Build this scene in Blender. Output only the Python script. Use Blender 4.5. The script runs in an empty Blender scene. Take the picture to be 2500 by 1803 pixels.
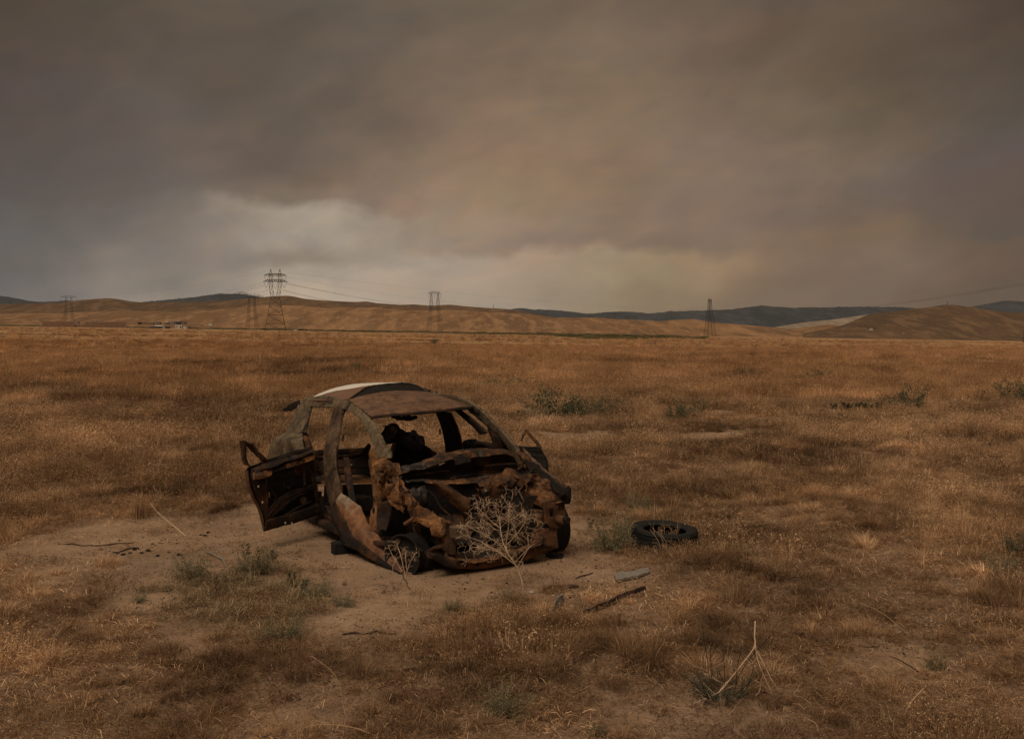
import bpy, math, random
import numpy as np
from mathutils import Vector, Matrix, noise
from mathutils.geometry import tessellate_polygon
R = math.radians
scn = bpy.context.scene
COL = scn.collection

# ---------------------------------------------------------------- camera
CAMH = 2.19; F = 2430.0; HOR = 808.0
cd = bpy.data.cameras.new('camera'); cam = bpy.data.objects.new('camera', cd); COL.objects.link(cam)
cam.location = (0, 0, CAMH); cam.rotation_euler = (R(90), 0, 0)
cd.sensor_width = 36; cd.lens = 36 * F / 2500; cd.shift_y = -(901.5 - HOR) / 2500
cd.clip_start = 0.1; cd.clip_end = 40000
scn.camera = cam
scn.view_settings.view_transform = 'Standard'; scn.view_settings.look = 'None'
scn.view_settings.exposure = 0.0; scn.view_settings.gamma = 1.0

def lin(c):
    return tuple(((v / 255) / 12.92 if v / 255 <= 0.04045 else ((v / 255 + 0.055) / 1.055) ** 2.4) for v in c)

# ---------------------------------------------------------------- node helper
class NT:
    def __init__(s, tree): s.t = tree; s.n = tree.nodes; s.l = tree.links
    def new(s, ty, **kw):
        n = s.n.new(ty)
        for k, v in kw.items(): setattr(n, k, v)
        return n
    def put(s, sock, v):
        if isinstance(v, bpy.types.NodeSocket): s.l.new(v, sock)
        elif v is not None:
            if hasattr(sock, 'default_value') and isinstance(v, (tuple, list)) and len(v) == 3 and len(sock.default_value) == 4: v = (*v, 1)
            sock.default_value = v
    def math(s, op, a, b=None, c=None, clamp=False):
        n = s.new('ShaderNodeMath', operation=op, use_clamp=clamp); s.put(n.inputs[0], a); s.put(n.inputs[1], b)
        if c is not None: s.put(n.inputs[2], c)
        return n.outputs[0]
    def vm(s, op, a, b=None, sc=None):
        n = s.new('ShaderNodeVectorMath', operation=op); s.put(n.inputs[0], a)
        if b is not None: s.put(n.inputs[1], b)
        if sc is not None: s.put(n.inputs['Scale'], sc)
        return n.outputs['Value'] if op in ('DISTANCE', 'LENGTH', 'DOT_PRODUCT') else n.outputs[0]
    def noise(s, vec, scale, detail=4, rough=0.55, dist=0.0, col=False, norm=True):
        n = s.new('ShaderNodeTexNoise', normalize=norm); s.put(n.inputs['Vector'], vec); n.inputs['Scale'].default_value = scale
        n.inputs['Detail'].default_value = detail; n.inputs['Roughness'].default_value = rough; n.inputs['Distortion'].default_value = dist
        return n.outputs['Color' if col else 'Fac']
    def ramp(s, fac, stops, interp='LINEAR'):
        n = s.new('ShaderNodeValToRGB'); n.color_ramp.interpolation = interp; e = n.color_ramp.elements
        while len(e) < len(stops): e.new(0.5)
        for i, (p, c) in enumerate(stops):
            e[i].position = p; e[i].color = (c, c, c, 1) if isinstance(c, (int, float)) else (*c, 1)
        s.put(n.inputs[0], fac); return n.outputs[0]
    def mix(s, f, a, b, ty='MIX'):
        n = s.new('ShaderNodeMix', data_type='RGBA', blend_type=ty); s.put(n.inputs[0], f); s.put(n.inputs[6], a); s.put(n.inputs[7], b); return n.outputs[2]
    def maprange(s, v, a, b, c=0.0, d=1.0):
        n = s.new('ShaderNodeMapRange'); s.put(n.inputs[0], v)
        for i, x in enumerate((a, b, c, d)): n.inputs[i + 1].default_value = x
        return n.outputs[0]

# ---------------------------------------------------------------- world: smoke-laden sky
SUN_EL, SUN_AZ = R(52), R(205)      # compass-like angle from +Y, clockwise
w = bpy.data.worlds.new('World'); scn.world = w; w.use_nodes = True
k = NT(w.node_tree); k.n.clear()
out = k.new('ShaderNodeOutputWorld')
sky = k.new('ShaderNodeTexSky', sky_type='NISHITA', sun_disc=False, sun_elevation=SUN_EL, sun_rotation=SUN_AZ, dust_density=6.0)
bg1 = k.new('ShaderNodeBackground'); bg1.inputs[1].default_value = 0.06; k.put(bg1.inputs[0], sky.outputs[0])
tc = k.new('ShaderNodeTexCoord'); D = tc.outputs['Generated']
sep = k.new('ShaderNodeSeparateXYZ'); k.put(sep.inputs[0], D)
az = k.math('ARCTAN2', sep.outputs[0], sep.outputs[1]); el = k.math('ARCSINE', sep.outputs[2])
az_c = k.math('MINIMUM', k.math('MAXIMUM', az, -0.60), 0.60)
el_c = k.math('MINIMUM', k.math('MAXIMUM', el, 0.0), 0.34)
comb = k.new('ShaderNodeCombineXYZ'); k.put(comb.inputs[0], az_c); k.put(comb.inputs[1], el_c)
# domain warp from direction noise
def rotv(v, ang, sx, sy):
    s_ = k.new('ShaderNodeSeparateXYZ'); k.put(s_.inputs[0], v); c_ = k.new('ShaderNodeCombineXYZ'); ca, sa = math.cos(ang), math.sin(ang)
    k.put(c_.inputs[0], k.math('MULTIPLY', k.math('ADD', k.math('MULTIPLY', s_.outputs[0], ca), k.math('MULTIPLY', s_.outputs[1], sa)), sx))
    k.put(c_.inputs[1], k.math('MULTIPLY', k.math('ADD', k.math('MULTIPLY', s_.outputs[0], -sa), k.math('MULTIPLY', s_.outputs[1], ca)), sy)); return c_.outputs[0]
ae = k.new('ShaderNodeCombineXYZ'); k.put(ae.inputs[0], az); k.put(ae.inputs[1], el); AE = ae.outputs[0]
wa = k.vm('SUBTRACT', k.noise(rotv(AE, R(14), 1, 1.5), 3.4, 4, 0.5, 0.2, col=True), (0.5, 0.5, 0.5))
wb = k.vm('SUBTRACT', k.noise(rotv(AE, R(14), 1, 1.3), 12, 5, 0.58, 0.3, col=True), (0.5, 0.5, 0.5))
P = k.vm('ADD', comb.outputs[0], k.vm('ADD', k.vm('MULTIPLY', wa, (0.14, 0.075, 0)), k.vm('MULTIPLY', wb, (0.10, 0.055, 0))))
def A(px): return math.atan((px - 1250) / F)
def E_(py): return math.atan((HOR - py) / F)
rows = {
 20: [(74,64,54),(84,75,63),(90,80,68),(92,83,74),(98,88,76),(104,92,78),(104,90,76),(98,85,73),(92,79,68),(80,68,55),(70,58,45)],
 120: [(78,68,58),(84,75,66),(90,80,70),(92,83,73),(104,92,80),(114,98,82),(112,97,82),(104,88,74),(96,82,68),(86,73,61),(74,62,51)],
 220: [(80,70,64),(88,78,70),(90,81,72),(96,86,76),(110,96,82),(122,104,87),(119,102,84),(112,96,80),(98,84,68),(88,76,64),(76,66,56)],
 310: [(82,72,68),(90,82,77),(93,84,77),(98,88,78),(112,96,84),(129,110,92),(126,108,89),(116,99,84),(106,92,76),(94,82,68),(80,72,64)],
 380: [(84,75,70),(92,84,79),(95,85,77),(102,90,81),(122,106,90),(137,115,95),(133,113,94),(126,108,94),(114,99,84),(100,87,74),(86,78,72)],
 440: [(84,78,76),(94,86,83),(99,89,82),(106,93,81),(132,114,98),(140,119,97),(136,116,96),(128,111,97),(121,105,90),(104,92,82),(86,76,74)],
 490: [(86,82,81),(94,88,85),(103,94,87),(120,106,93),(140,120,104),(141,122,100),(134,114,98),(128,110,96),(112,98,88),(98,86,80),(88,76,70)],
 540: [(92,90,91),(100,96,94),(122,114,106),(163,152,139),(150,134,118),(148,128,110),(134,114,98),(124,106,94),(114,98,86),(100,86,76),(88,76,70)],
 590: [(95,94,95),(107,103,101),(130,122,115),(163,154,143),(152,138,124),(141,123,109),(128,110,96),(124,106,90),(120,101,84),(106,90,74),(88,78,70)],
 640: [(96,95,97),(116,111,108),(134,126,120),(142,133,123),(168,156,143),(168,149,132),(155,137,112),(142,120,96),(124,104,88),(110,94,80),(94,80,68)],
 690: [(100,100,105),(130,124,120),(140,132,124),(168,158,146),(180,165,149),(166,150,132),(156,140,115),(136,116,94),(117,99,85),(110,95,82),(100,82,70)],
 740: [(102,102,108),(136,130,125),(152,144,134),(188,175,158),(182,167,151),(166,152,134),(148,132,108),(128,110,90),(118,101,86),(104,88,74),(90,76,64)]}
sp_ = k.new('ShaderNodeSeparateXYZ'); k.put(sp_.inputs[0], P)
u_ = k.maprange(sp_.outputs[0], A(0), A(2500)); v_ = sp_.outputs[1]; smoke = None
for py in sorted(rows, reverse=True):
    fz = 1.0 + 0.05 * max(0, (py - 560) / 180)
    rp = k.ramp(u_, [(math.fsum([0, (A(i * 250) - A(0)) / (A(2500) - A(0))]), tuple(q * fz for q in lin(cc))) for i, cc in enumerate(rows[py])], 'CARDINAL')
    if smoke is None: smoke = rp; last = py
    else:
        mr = k.new('ShaderNodeMapRange', interpolation_type='SMOOTHSTEP'); k.put(mr.inputs[0], v_); mr.inputs[1].default_value = E_(last); mr.inputs[2].default_value = E_(py)
        smoke = k.mix(mr.outputs[0], smoke, rp); last = py
# fine smoke billows
b1 = k.noise(rotv(AE, R(18), 1, 1.9), 7, 6, 0.52, 0.5)
b2 = k.noise(rotv(k.vm('ADD', AE, (3, 1, 0)), R(12), 1, 2.2), 20, 6, 0.55, 0.6)
b3 = k.noise(rotv(k.vm('ADD', AE, (7, 2, 0)), R(25), 1, 1.4), 4, 4, 0.5, 0.4)
bl = k.math('ADD', k.math('ADD', k.maprange(b1, 0.3, 0.7, 0.86, 1.14), k.maprange(b2, 0.3, 0.7, -0.045, 0.045)), k.maprange(b3, 0.3, 0.7, -0.06, 0.06))
smoke = k.mix(1.0, smoke, k.ramp(b2, [(0.3, (0.99, 1.0, 1.02)), (0.7, (1.05, 0.985, 0.93))]), 'MULTIPLY')
smoke = k.mix(1.0, smoke, (1.03, 1.0, 0.95), 'MULTIPLY')
smoke = k.vm('SCALE', smoke, sc=bl)
# glow added to the unseen sky overhead and behind, to light the ground
sd = (math.sin(SUN_AZ) * math.cos(SUN_EL), math.cos(SUN_AZ) * math.cos(SUN_EL), math.sin(SUN_EL))
up = k.maprange(k.math('DIVIDE', el, 1.0), 0.42, 0.9)
sg = k.math('POWER', k.math('MAXIMUM', k.vm('DOT_PRODUCT', D, sd), 0.0), 3.0)
top = k.vm('SCALE', (0.56, 0.44, 0.33), sc=k.math('MULTIPLY', up, k.math('ADD', 0.25, k.math('MULTIPLY', sg, 1.1))))
tot = k.vm('ADD', smoke, top)
bg2 = k.new('ShaderNodeBackground'); k.put(bg2.inputs[0], tot); bg2.inputs[1].default_value = 1.06
mx = k.new('ShaderNodeMixShader'); mx.inputs[0].default_value = 0.96
k.l.new(bg1.outputs[0], mx.inputs[1]); k.l.new(bg2.outputs[0], mx.inputs[2]); k.l.new(mx.outputs[0], out.inputs[0])
w.cycles.sampling_method = 'MANUAL'; w.cycles.sample_map_resolution = 512

sl = bpy.data.lights.new('sun', 'SUN'); sl.energy = 1.5; sl.angle = R(25); sl.color = (1.0, 0.84, 0.64)
so = bpy.data.objects.new('sun', sl); COL.objects.link(so)
so.rotation_euler = Vector(sd).to_track_quat('Z', 'Y').to_euler()

# ---------------------------------------------------------------- generic tagging
def tag(o, label=None, cat=None, group=None, kind=None):
    if label: o['label'] = label
    if cat: o['category'] = cat
    if group: o['group'] = group
    if kind: o['kind'] = kind
    return o
def empty(name, loc=(0, 0, 0), label=None, cat=None, group=None, mat=None):
    o = bpy.data.objects.new(name, None); COL.objects.link(o); o.empty_display_size = 0.1
    if mat is not None: o.matrix_world = mat
    else: o.location = loc
    return tag(o, label, cat, group)
def link(name, me, mat=None, parent=None, smooth=False):
    if isinstance(me, tuple):
        m = bpy.data.meshes.new(name); m.from_pydata([tuple(v) for v in me[0]], [], me[1]); m.update(); me = m
    o = bpy.data.objects.new(name, me); COL.objects.link(o)
    if mat: me.materials.append(mat)
    if parent is not None: o.parent = parent
    if smooth: me.shade_smooth()
    return o
def fastmesh(name, V, Fq):
    """V: (n,3) array, Fq: (m,3|4) array of equal-sized faces"""
    V = np.asarray(V, np.float32); Fq = np.asarray(Fq, np.int32); kk = Fq.shape[1]
    me = bpy.data.meshes.new(name); me.vertices.add(len(V)); me.vertices.foreach_set('co', V.ravel())
    me.loops.add(Fq.size); me.loops.foreach_set('vertex_index', Fq.ravel())
    me.polygons.add(len(Fq)); me.polygons.foreach_set('loop_start', np.arange(0, Fq.size, kk, dtype=np.int32))
    me.update(calc_edges=True); return me
def copy_tree(o, parent=None):
    c = o.copy(); COL.objects.link(c)
    if parent is not None: c.parent = parent
    for ch in [x for x in COL.objects if x.parent == o]: copy_tree(ch, c)
    return c

# ---------------------------------------------------------------- numpy noise
def _h(ix, iy, seed):
    n = (ix.astype(np.int64) * 374761393 + iy.astype(np.int64) * 668265263 + seed * 1442695041) & 0xffffffff
    n = ((n ^ (n >> 13)) * 1274126177) & 0xffffffff
    return ((n ^ (n >> 16)) & 0xffffff) / float(0xffffff)
def vnoise(x, y, seed=0):
    x = np.asarray(x, float); y = np.asarray(y, float)
    ix = np.floor(x); iy = np.floor(y); fx = x - ix; fy = y - iy
    ix = ix.astype(np.int64); iy = iy.astype(np.int64)
    u = fx * fx * (3 - 2 * fx); v = fy * fy * (3 - 2 * fy)
    a = _h(ix, iy, seed); b = _h(ix + 1, iy, seed); c = _h(ix, iy + 1, seed); d = _h(ix + 1, iy + 1, seed)
    return (a * (1 - u) + b * u) * (1 - v) + (c * (1 - u) + d * u) * v
def fbm(x, y, oct=4, seed=0, g=0.5):
    s = 0; a = 1; t = 0
    for i in range(oct):
        s = s + a * vnoise(x * 2 ** i + 17.3 * i, y * 2 ** i - 9.1 * i, seed + i); t += a; a *= g
    return s / t
def sstep(a, b, x):
    t = np.clip((x - a) / (b - a), 0, 1); return t * t * (3 - 2 * t)

# ---------------------------------------------------------------- terrain height
def gz(x, y):
    x = np.asarray(x, float); y = np.asarray(y, float); d = np.hypot(x, y)
    far = sstep(22, 260, d)
    z = far * (-0.0150 * x - 0.0008 * y)
    z = z + (fbm(x / 40, y / 40, 3, 5) - 0.5) * 1.1 * sstep(18, 90, d)
    z = z + (fbm(x / 3.1, y / 3.1, 3, 11) - 0.5) * 0.16 * sstep(1.5, 4.5, np.abs(d - 0) * 0 + np.hypot(x + 0.5, y - 10.3)) 
    z = z + (fbm(x / 0.7, y / 0.7, 3, 21) - 0.5) * 0.05 * (0.35 + 0.65 * sstep(1.8, 3.5, np.hypot(x + 0.8, y - 10)))
    z = z + (fbm(x / 0.22, y / 0.22, 2, 41) - 0.5) * 0.022 * sstep(30, 12, d)
    return z
def gzf(x, y): return float(gz(np.array([x]), np.array([y]))[0])
def G(px, py, lift=0.0):
    """ground point seen at source pixel"""
    dx, dz = (px - 1250) / F, -(py - HOR) / F
    ys = np.geomspace(3.0, 4000, 6000); hz = gz(dx * ys, ys); rz = CAMH + dz * ys
    i = int(np.argmax(rz <= hz + 0)); y = ys[i] if i else 1500.0
    return Vector((dx * y, y, gzf(dx * y, y) + lift))
def W(px, py, y): return Vector(((px - 1250) / F * y, y, CAMH - (py - HOR) / F * y))

# flat-ground projection for the layout masks
def gp(px, py):
    y = CAMH * F / (py - HOR); return ((px - 1250) / F * y, y)
def poly_sd(x, y, poly):
    """signed distance (+ inside) to polygon"""
    d = np.full(x.shape, 1e9); ins = np.zeros(x.shape, bool); n = len(poly)
    for i in range(n):
        ax, ay = poly[i]; bx, by = poly[(i + 1) % n]
        ex, ey = bx - ax, by - ay; t = np.clip(((x - ax) * ex + (y - ay) * ey) / (ex * ex + ey * ey), 0, 1)
        d = np.minimum(d, np.hypot(x - ax - t * ex, y - ay - t * ey))
        cr = ((ay > y) != (by > y)) & (x < (bx - ax) * (y - ay) / (by - ay + 1e-12) + ax); ins ^= cr
    return np.where(ins, d, -d)
CLEAR = [[(60,1330),(240,1275),(420,1262),(640,1245),(760,1180),(1350,1180),(1420,1245),(1480,1285),(1450,1330),(1520,1365),(1600,1385),(1530,1430),(1430,1480),(1330,1485),(1180,1515),(960,1550),(860,1560),(890,1640),(800,1650),(750,1590),(640,1570),(480,1600),(330,1600),(230,1560),(200,1480),(120,1420)],
 [(700,1700),(820,1680),(900,1720),(860,1800),(640,1803)],
 [(1280,1760),(1500,1730),(1800,1745),(1900,1800),(1250,1800)],
 [(2050,1590),(2200,1560),(2300,1575),(2480,1630),(2500,1670),(2300,1665),(2100,1650)],
 [(2120,1360),(2230,1330),(2260,1400),(2200,1420)],
 [(-100,1715),(100,1730),(60,1770),(-100,1780)],
 [(1820,1250),(1960,1235),(1990,1262),(1850,1285)],
 [(1330,1062),(1480,1058),(1500,1075),(1350,1085)], [(1660,1065),(1820,1050),(1800,1080),(1680,1085)]]
CLEARW = [[gp(*p) for p in q] for q in CLEAR]
WEED = [[gp(*p) for p in q] for q in [[(400,1440),(520,1385),(640,1375),(740,1420),(780,1480),(620,1550),(430,1560),(340,1500)], [(640,1500),(760,1480),(800,1510),(700,1540)]]]
def clearmask(x, y):
    m = np.full(x.shape, -9.0)
    for q in CLEARW: m = np.maximum(m, poly_sd(x, y, q))
    m = m + (fbm(x / 0.9, y / 0.9, 5, 33, 0.65) - 0.5) * 2.0 - 0.08
    # thin bare spots out in the field
    b = (fbm(x / 5.0, y / 3.0, 4, 77) - 0.66) * 9
    return np.maximum(sstep(-0.30, 0.30, m), 0.75 * sstep(0.0, 1.0, b))
def edge_out(x, y):
    m = np.full(x.shape, -9.0)
    for q in CLEARW: m = np.maximum(m, poly_sd(x, y, q))
    return m
def weedmask(x, y):
    m = np.full(x.shape, -9.0)
    for q in WEED: m = np.maximum(m, poly_sd(x, y, q))
    m = m + (fbm(x / 0.5, y / 0.5, 4, 55, 0.6) - 0.5) * 0.9
    return sstep(-0.05, 0.15, m)

# ---------------------------------------------------------------- materials
def mat(name):
    m = bpy.data.materials.new(name); m.use_nodes = True; kk = NT(m.node_tree); kk.n.clear()
    o = kk.new('ShaderNodeOutputMaterial'); b = kk.new('ShaderNodeBsdfPrincipled'); kk.l.new(b.outputs[0], o.inputs[0])
    return m, kk, b, o
def bump(kk, b, h, strength=0.5, dist=0.01):
    n = kk.new('ShaderNodeBump'); n.inputs['Strength'].default_value = strength; n.inputs['Distance'].default_value = dist
    kk.put(n.inputs['Height'], h); kk.l.new(n.outputs[0], b.inputs['Normal'])

def rust_mat(name, stops, soot=0.35, scale=5.0, sootcol=(0.012, 0.009, 0.008), rough=0.8, ash=0.0):
    m, kk, b, o = mat(name)
    t = kk.new('ShaderNodeTexCoord').outputs['Object']
    n1 = kk.noise(t, scale, 8, 0.62, 0.4); n2 = kk.noise(kk.vm('ADD', t, (5, 3, 1)), scale * 0.55, 5, 0.6, 0.8)
    n3 = kk.noise(t, scale * 9, 6, 0.7)
    c = kk.ramp(n1, stops)
    nm = kk.noise(kk.vm('ADD', t, (7, 7, 2)), scale * 3.5, 6, 0.7)
    c = kk.mix(1.0, c, kk.ramp(nm, [(0.35, (0.5, 0.46, 0.44)), (0.5, (1, 1, 1)), (0.65, (1.35, 1.3, 1.25))]), 'MULTIPLY')
    c = kk.mix(kk.maprange(n3, 0.35, 0.65, 0.0, 0.6), c, kk.mix(1.0, c, (0.42, 0.36, 0.32), 'MULTIPLY'))
    c = kk.mix(kk.ramp(n2, [(0.27 + soot * 0.42, 1.0), (0.36 + soot * 0.42, 0.0)]) if soot > 0 else 0.0, c, sootcol)
    if ash:
        n4 = kk.noise(kk.vm('ADD', t, (9, 1, 4)), scale * 1.3, 6, 0.6)
        c = kk.mix(kk.ramp(n4, [(0.56, 0.0), (0.64, ash)]), c, (0.20, 0.17, 0.15))
    st = kk.noise(kk.vm('MULTIPLY', t, (14, 14, 1.2)), 2.0, 4, 0.6)
    c = kk.mix(kk.maprange(st, 0.42, 0.7, 0.0, 0.35), c, (0.035, 0.02, 0.013))
    kk.put(b.inputs['Base Color'], c); b.inputs['Roughness'].default_value = rough; b.inputs['Specular IOR Level'].default_value = 0.3
    bump(kk, b, kk.math('ADD', n3, kk.math('MULTIPLY', nm, 2.0)), 0.8, 0.010)
    return m
BRN = (0.065, 0.032, 0.017); RST = (0.175, 0.080, 0.031); ORG = (0.40, 0.195, 0.070); DK = (0.026, 0.016, 0.011)
M_rust = rust_mat('rusty_brown_steel', [(0.30, DK), (0.44, BRN), (0.56, RST), (0.70, ORG)], 0.30, 5, ash=0.35)
M_dark = rust_mat('charred_brown_steel', [(0.32, (0.012, 0.009, 0.008)), (0.5, (0.045, 0.024, 0.014)), (0.64, (0.13, 0.055, 0.022))], 0.30, 4)
M_soot = rust_mat('sooty_black_steel', [(0.3, (0.007, 0.006, 0.006)), (0.55, (0.014, 0.011, 0.010)), (0.72, (0.045, 0.026, 0.016))], 0.4, 4)
M_orange = rust_mat('orange_rusted_steel', [(0.30, BRN), (0.46, RST), (0.66, ORG)], 0.26, 6, ash=0.3)
M_tan = rust_mat('scorched_tan_steel', [(0.3, (0.07, 0.045, 0.027)), (0.48, (0.175, 0.135, 0.082)), (0.68, (0.25, 0.20, 0.13))], 0.12, 4, rough=0.7)
M_roof = rust_mat('evenly_rusted_roof_steel', [(0.3, (0.12, 0.066, 0.042)), (0.5, (0.185, 0.105, 0.063)), (0.7, (0.24, 0.14, 0.085))], 0.0, 3, rough=0.75)
M_pillar = rust_mat('scorched_brown_pillar_steel', [(0.32, (0.045, 0.028, 0.018)), (0.5, (0.115, 0.072, 0.043)), (0.66, (0.19, 0.125, 0.078))], 0.12, 4)
M_fender = rust_mat('rust_streaked_fender_steel', [(0.3, (0.10, 0.045, 0.022)), (0.48, (0.13, 0.062, 0.030)), (0.62, (0.19, 0.092, 0.042)), (0.75, (0.16, 0.12, 0.08))], 0.22, 3.6)

def simple(name, col, rough=0.8, var=0.3, scale=20, b_=0.3, metal=0.0):
    m, kk, b, o = mat(name); t = kk.new('ShaderNodeTexCoord').outputs['Object']
    n = kk.noise(t, scale, 5, 0.6)
    c = kk.mix(kk.maprange(n, 0.3, 0.7), tuple(v * (1 - var) for v in col), tuple(min(1, v * (1 + var)) for v in col))
    kk.put(b.inputs['Base Color'], c); b.inputs['Roughness'].default_value = rough; b.inputs['Metallic'].default_value = metal
    b.inputs['Specular IOR Level'].default_value = 0.25
    if b_: bump(kk, b, n, b_, 0.01)
    return m
M_rubber = simple('worn_black_rubber', (0.013, 0.0125, 0.012), 0.72, 0.4, 30)
M_char = simple('charred_wood', (0.012, 0.012, 0.013), 0.85, 0.5, 30)
M_plank = simple('weathered_grey_wood', (0.22, 0.20, 0.17), 0.85, 0.35, 40)
M_stick = simple('dark_dry_wood', (0.06, 0.035, 0.022), 0.9, 0.5, 40)
M_twig = simple('bleached_twig', (0.60, 0.44, 0.28), 0.8, 0.25, 30, 0.0)
M_twig2 = simple('pale_dry_twig', (0.40, 0.26, 0.15), 0.8, 0.3, 30, 0.0)
M_stone = simple('pale_stone', (0.36, 0.31, 0.25), 0.9, 0.2, 30)
M_steel = simple('dark_galvanised_steel', (0.035, 0.031, 0.028), 0.6, 0.2, 1, 0)
M_cable = simple('dull_aluminium_cable', (0.10, 0.09, 0.08), 0.6, 0.1, 1, 0)
M_white = simple('dusty_white_paint', (0.50, 0.46, 0.40), 0.6, 0.15, 1.0, 0)
M_greyw = simple('grey_weathered_sheet', (0.17, 0.15, 0.14), 0.7, 0.4, 0.5, 0)
M_fence = simple('brown_fence_boards', (0.21, 0.125, 0.078), 0.85, 0.3, 0.6, 0)
M_darkroof = simple('dark_roof_sheet', (0.05, 0.04, 0.035), 0.8, 0.3, 0.5, 0)
M_bird = simple('dark_feathers', (0.02, 0.02, 0.02), 0.8, 0.1, 5, 0)

# torn wing: light on its upper end painted pale over leftover scorched paint, rust below
def wing_mat():
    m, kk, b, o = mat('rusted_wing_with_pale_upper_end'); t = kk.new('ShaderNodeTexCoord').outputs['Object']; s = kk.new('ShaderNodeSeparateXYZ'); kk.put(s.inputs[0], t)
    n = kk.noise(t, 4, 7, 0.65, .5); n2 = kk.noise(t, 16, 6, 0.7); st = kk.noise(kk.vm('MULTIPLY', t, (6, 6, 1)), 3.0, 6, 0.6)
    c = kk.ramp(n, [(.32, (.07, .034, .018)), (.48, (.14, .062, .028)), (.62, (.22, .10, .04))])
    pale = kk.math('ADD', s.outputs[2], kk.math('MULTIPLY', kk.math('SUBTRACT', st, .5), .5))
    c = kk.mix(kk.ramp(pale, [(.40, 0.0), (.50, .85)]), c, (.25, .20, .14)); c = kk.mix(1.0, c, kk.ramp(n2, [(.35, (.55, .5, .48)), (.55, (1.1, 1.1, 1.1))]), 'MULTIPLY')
    kk.put(b.inputs['Base Color'], c); b.inputs['Roughness'].default_value = .7; bump(kk, b, n2, .6, .008); return m
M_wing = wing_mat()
# roof paint: white left between scorched and peeled stretches
def paint_mat():
    m, kk, b, o = mat('white_roof_paint_with_burnt_edge'); t = kk.new('ShaderNodeTexCoord').outputs['Object']
    s = kk.new('ShaderNodeSeparateXYZ'); kk.put(s.inputs[0], t)
    n = kk.noise(t, 9, 6, 0.65); n2 = kk.noise(kk.vm('ADD', t, (2, 2, 2)), 3, 5, 0.6)
    a = kk.math('ADD', s.outputs[1], kk.math('MULTIPLY', kk.math('SUBTRACT', n, 0.5), 0.35))
    burnt = kk.math('MULTIPLY', kk.maprange(a, -0.08, -0.02), 1.0)
    c = kk.mix(burnt, (0.74, 0.70, 0.62), kk.mix(kk.maprange(n2, 0.4, 0.6), (0.10, 0.085, 0.08), (0.42, 0.38, 0.34)))
    kk.put(b.inputs['Base Color'], c); b.inputs['Roughness'].default_value = 0.45; bump(kk, b, n, 0.2, 0.004)
    return m
M_paint = paint_mat()

# plants: colour varies from blade to blade, from clump to clump and over the field
def plant_mat(name, a, b_, c_, spread=0.35, field=True, trans=0.25):
    m, kk, b, o = mat(name)
    geo = kk.new('ShaderNodeNewGeometry'); oi = kk.new('ShaderNodeObjectInfo')
    c = kk.ramp(geo.outputs['Random Per Island'], [(0.0, a), (0.5, b_), (1.0, c_)])
    c = kk.mix(1.0, c, kk.ramp(oi.outputs['Random'], [(0, tuple([1 - spread] * 3)), (0.5, (1, 0.97, 0.93)), (1, tuple([1 + spread * 0.6] * 3))]), 'MULTIPLY')
    if field:
        n = kk.noise(geo.outputs['Position'], 0.35, 5, 0.6); n2 = kk.noise(geo.outputs['Position'], 0.035, 4, 0.6)
        c = kk.mix(1.0, c, kk.ramp(n, [(0.37, (0.54, 0.50, 0.47)), (0.5, (1.0, 0.97, 0.92)), (0.62, (1.40, 1.40, 1.38))]), 'MULTIPLY')
        n5 = kk.noise(kk.vm('ADD', geo.outputs['Position'], (3, 5, 0)), 1.4, 4, 0.6)
        c = kk.mix(1.0, c, kk.ramp(n5, [(0.38, (0.66, 0.64, 0.62)), (0.5, (1, 1, 1)), (0.62, (1.25, 1.27, 1.3))]), 'MULTIPLY')
        c = kk.mix(1.0, c, kk.ramp(n2, [(0.35, (0.82, 0.74, 0.66)), (0.6, (1.12, 1.08, 1.04))]), 'MULTIPLY')
    kk.put(b.inputs['Base Color'], c); b.inputs['Roughness'].default_value = 0.85; b.inputs['Specular IOR Level'].default_value = 0.15
    if trans:
        tr = kk.new('ShaderNodeBsdfTranslucent'); kk.put(tr.inputs[0], c); ms = kk.new('ShaderNodeMixShader'); ms.inputs[0].default_value = trans
        kk.l.new(b.outputs[0], ms.inputs[1]); kk.l.new(tr.outputs[0], ms.inputs[2]); kk.l.new(ms.outputs[0], o.inputs[0])
    return m
M_grass = plant_mat('dry_orange_tan_grass', (0.25, 0.152, 0.083), (0.42, 0.278, 0.163), (0.82, 0.645, 0.46))
M_brown = plant_mat('brown_dead_weed', (0.13, 0.082, 0.050), (0.23, 0.150, 0.092), (0.40, 0.285, 0.19))
M_weed = plant_mat('grey_green_weed', (0.16, 0.135, 0.075), (0.28, 0.235, 0.14), (0.45, 0.35, 0.22), 0.2, False)
M_green = plant_mat('dull_green_leaf', (0.068, 0.078, 0.045), (0.108, 0.116, 0.068), (0.19, 0.18, 0.11), 0.1, False, 0.15)
M_bluegreen = plant_mat('blue_green_leaf', (0.075, 0.085, 0.06), (0.11, 0.12, 0.085), (0.16, 0.165, 0.12), 0.1, False)
M_purple = plant_mat('grey_purple_weed', (0.11, 0.075, 0.06), (0.17, 0.12, 0.10), (0.24, 0.18, 0.15), 0.2, False)

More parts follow.
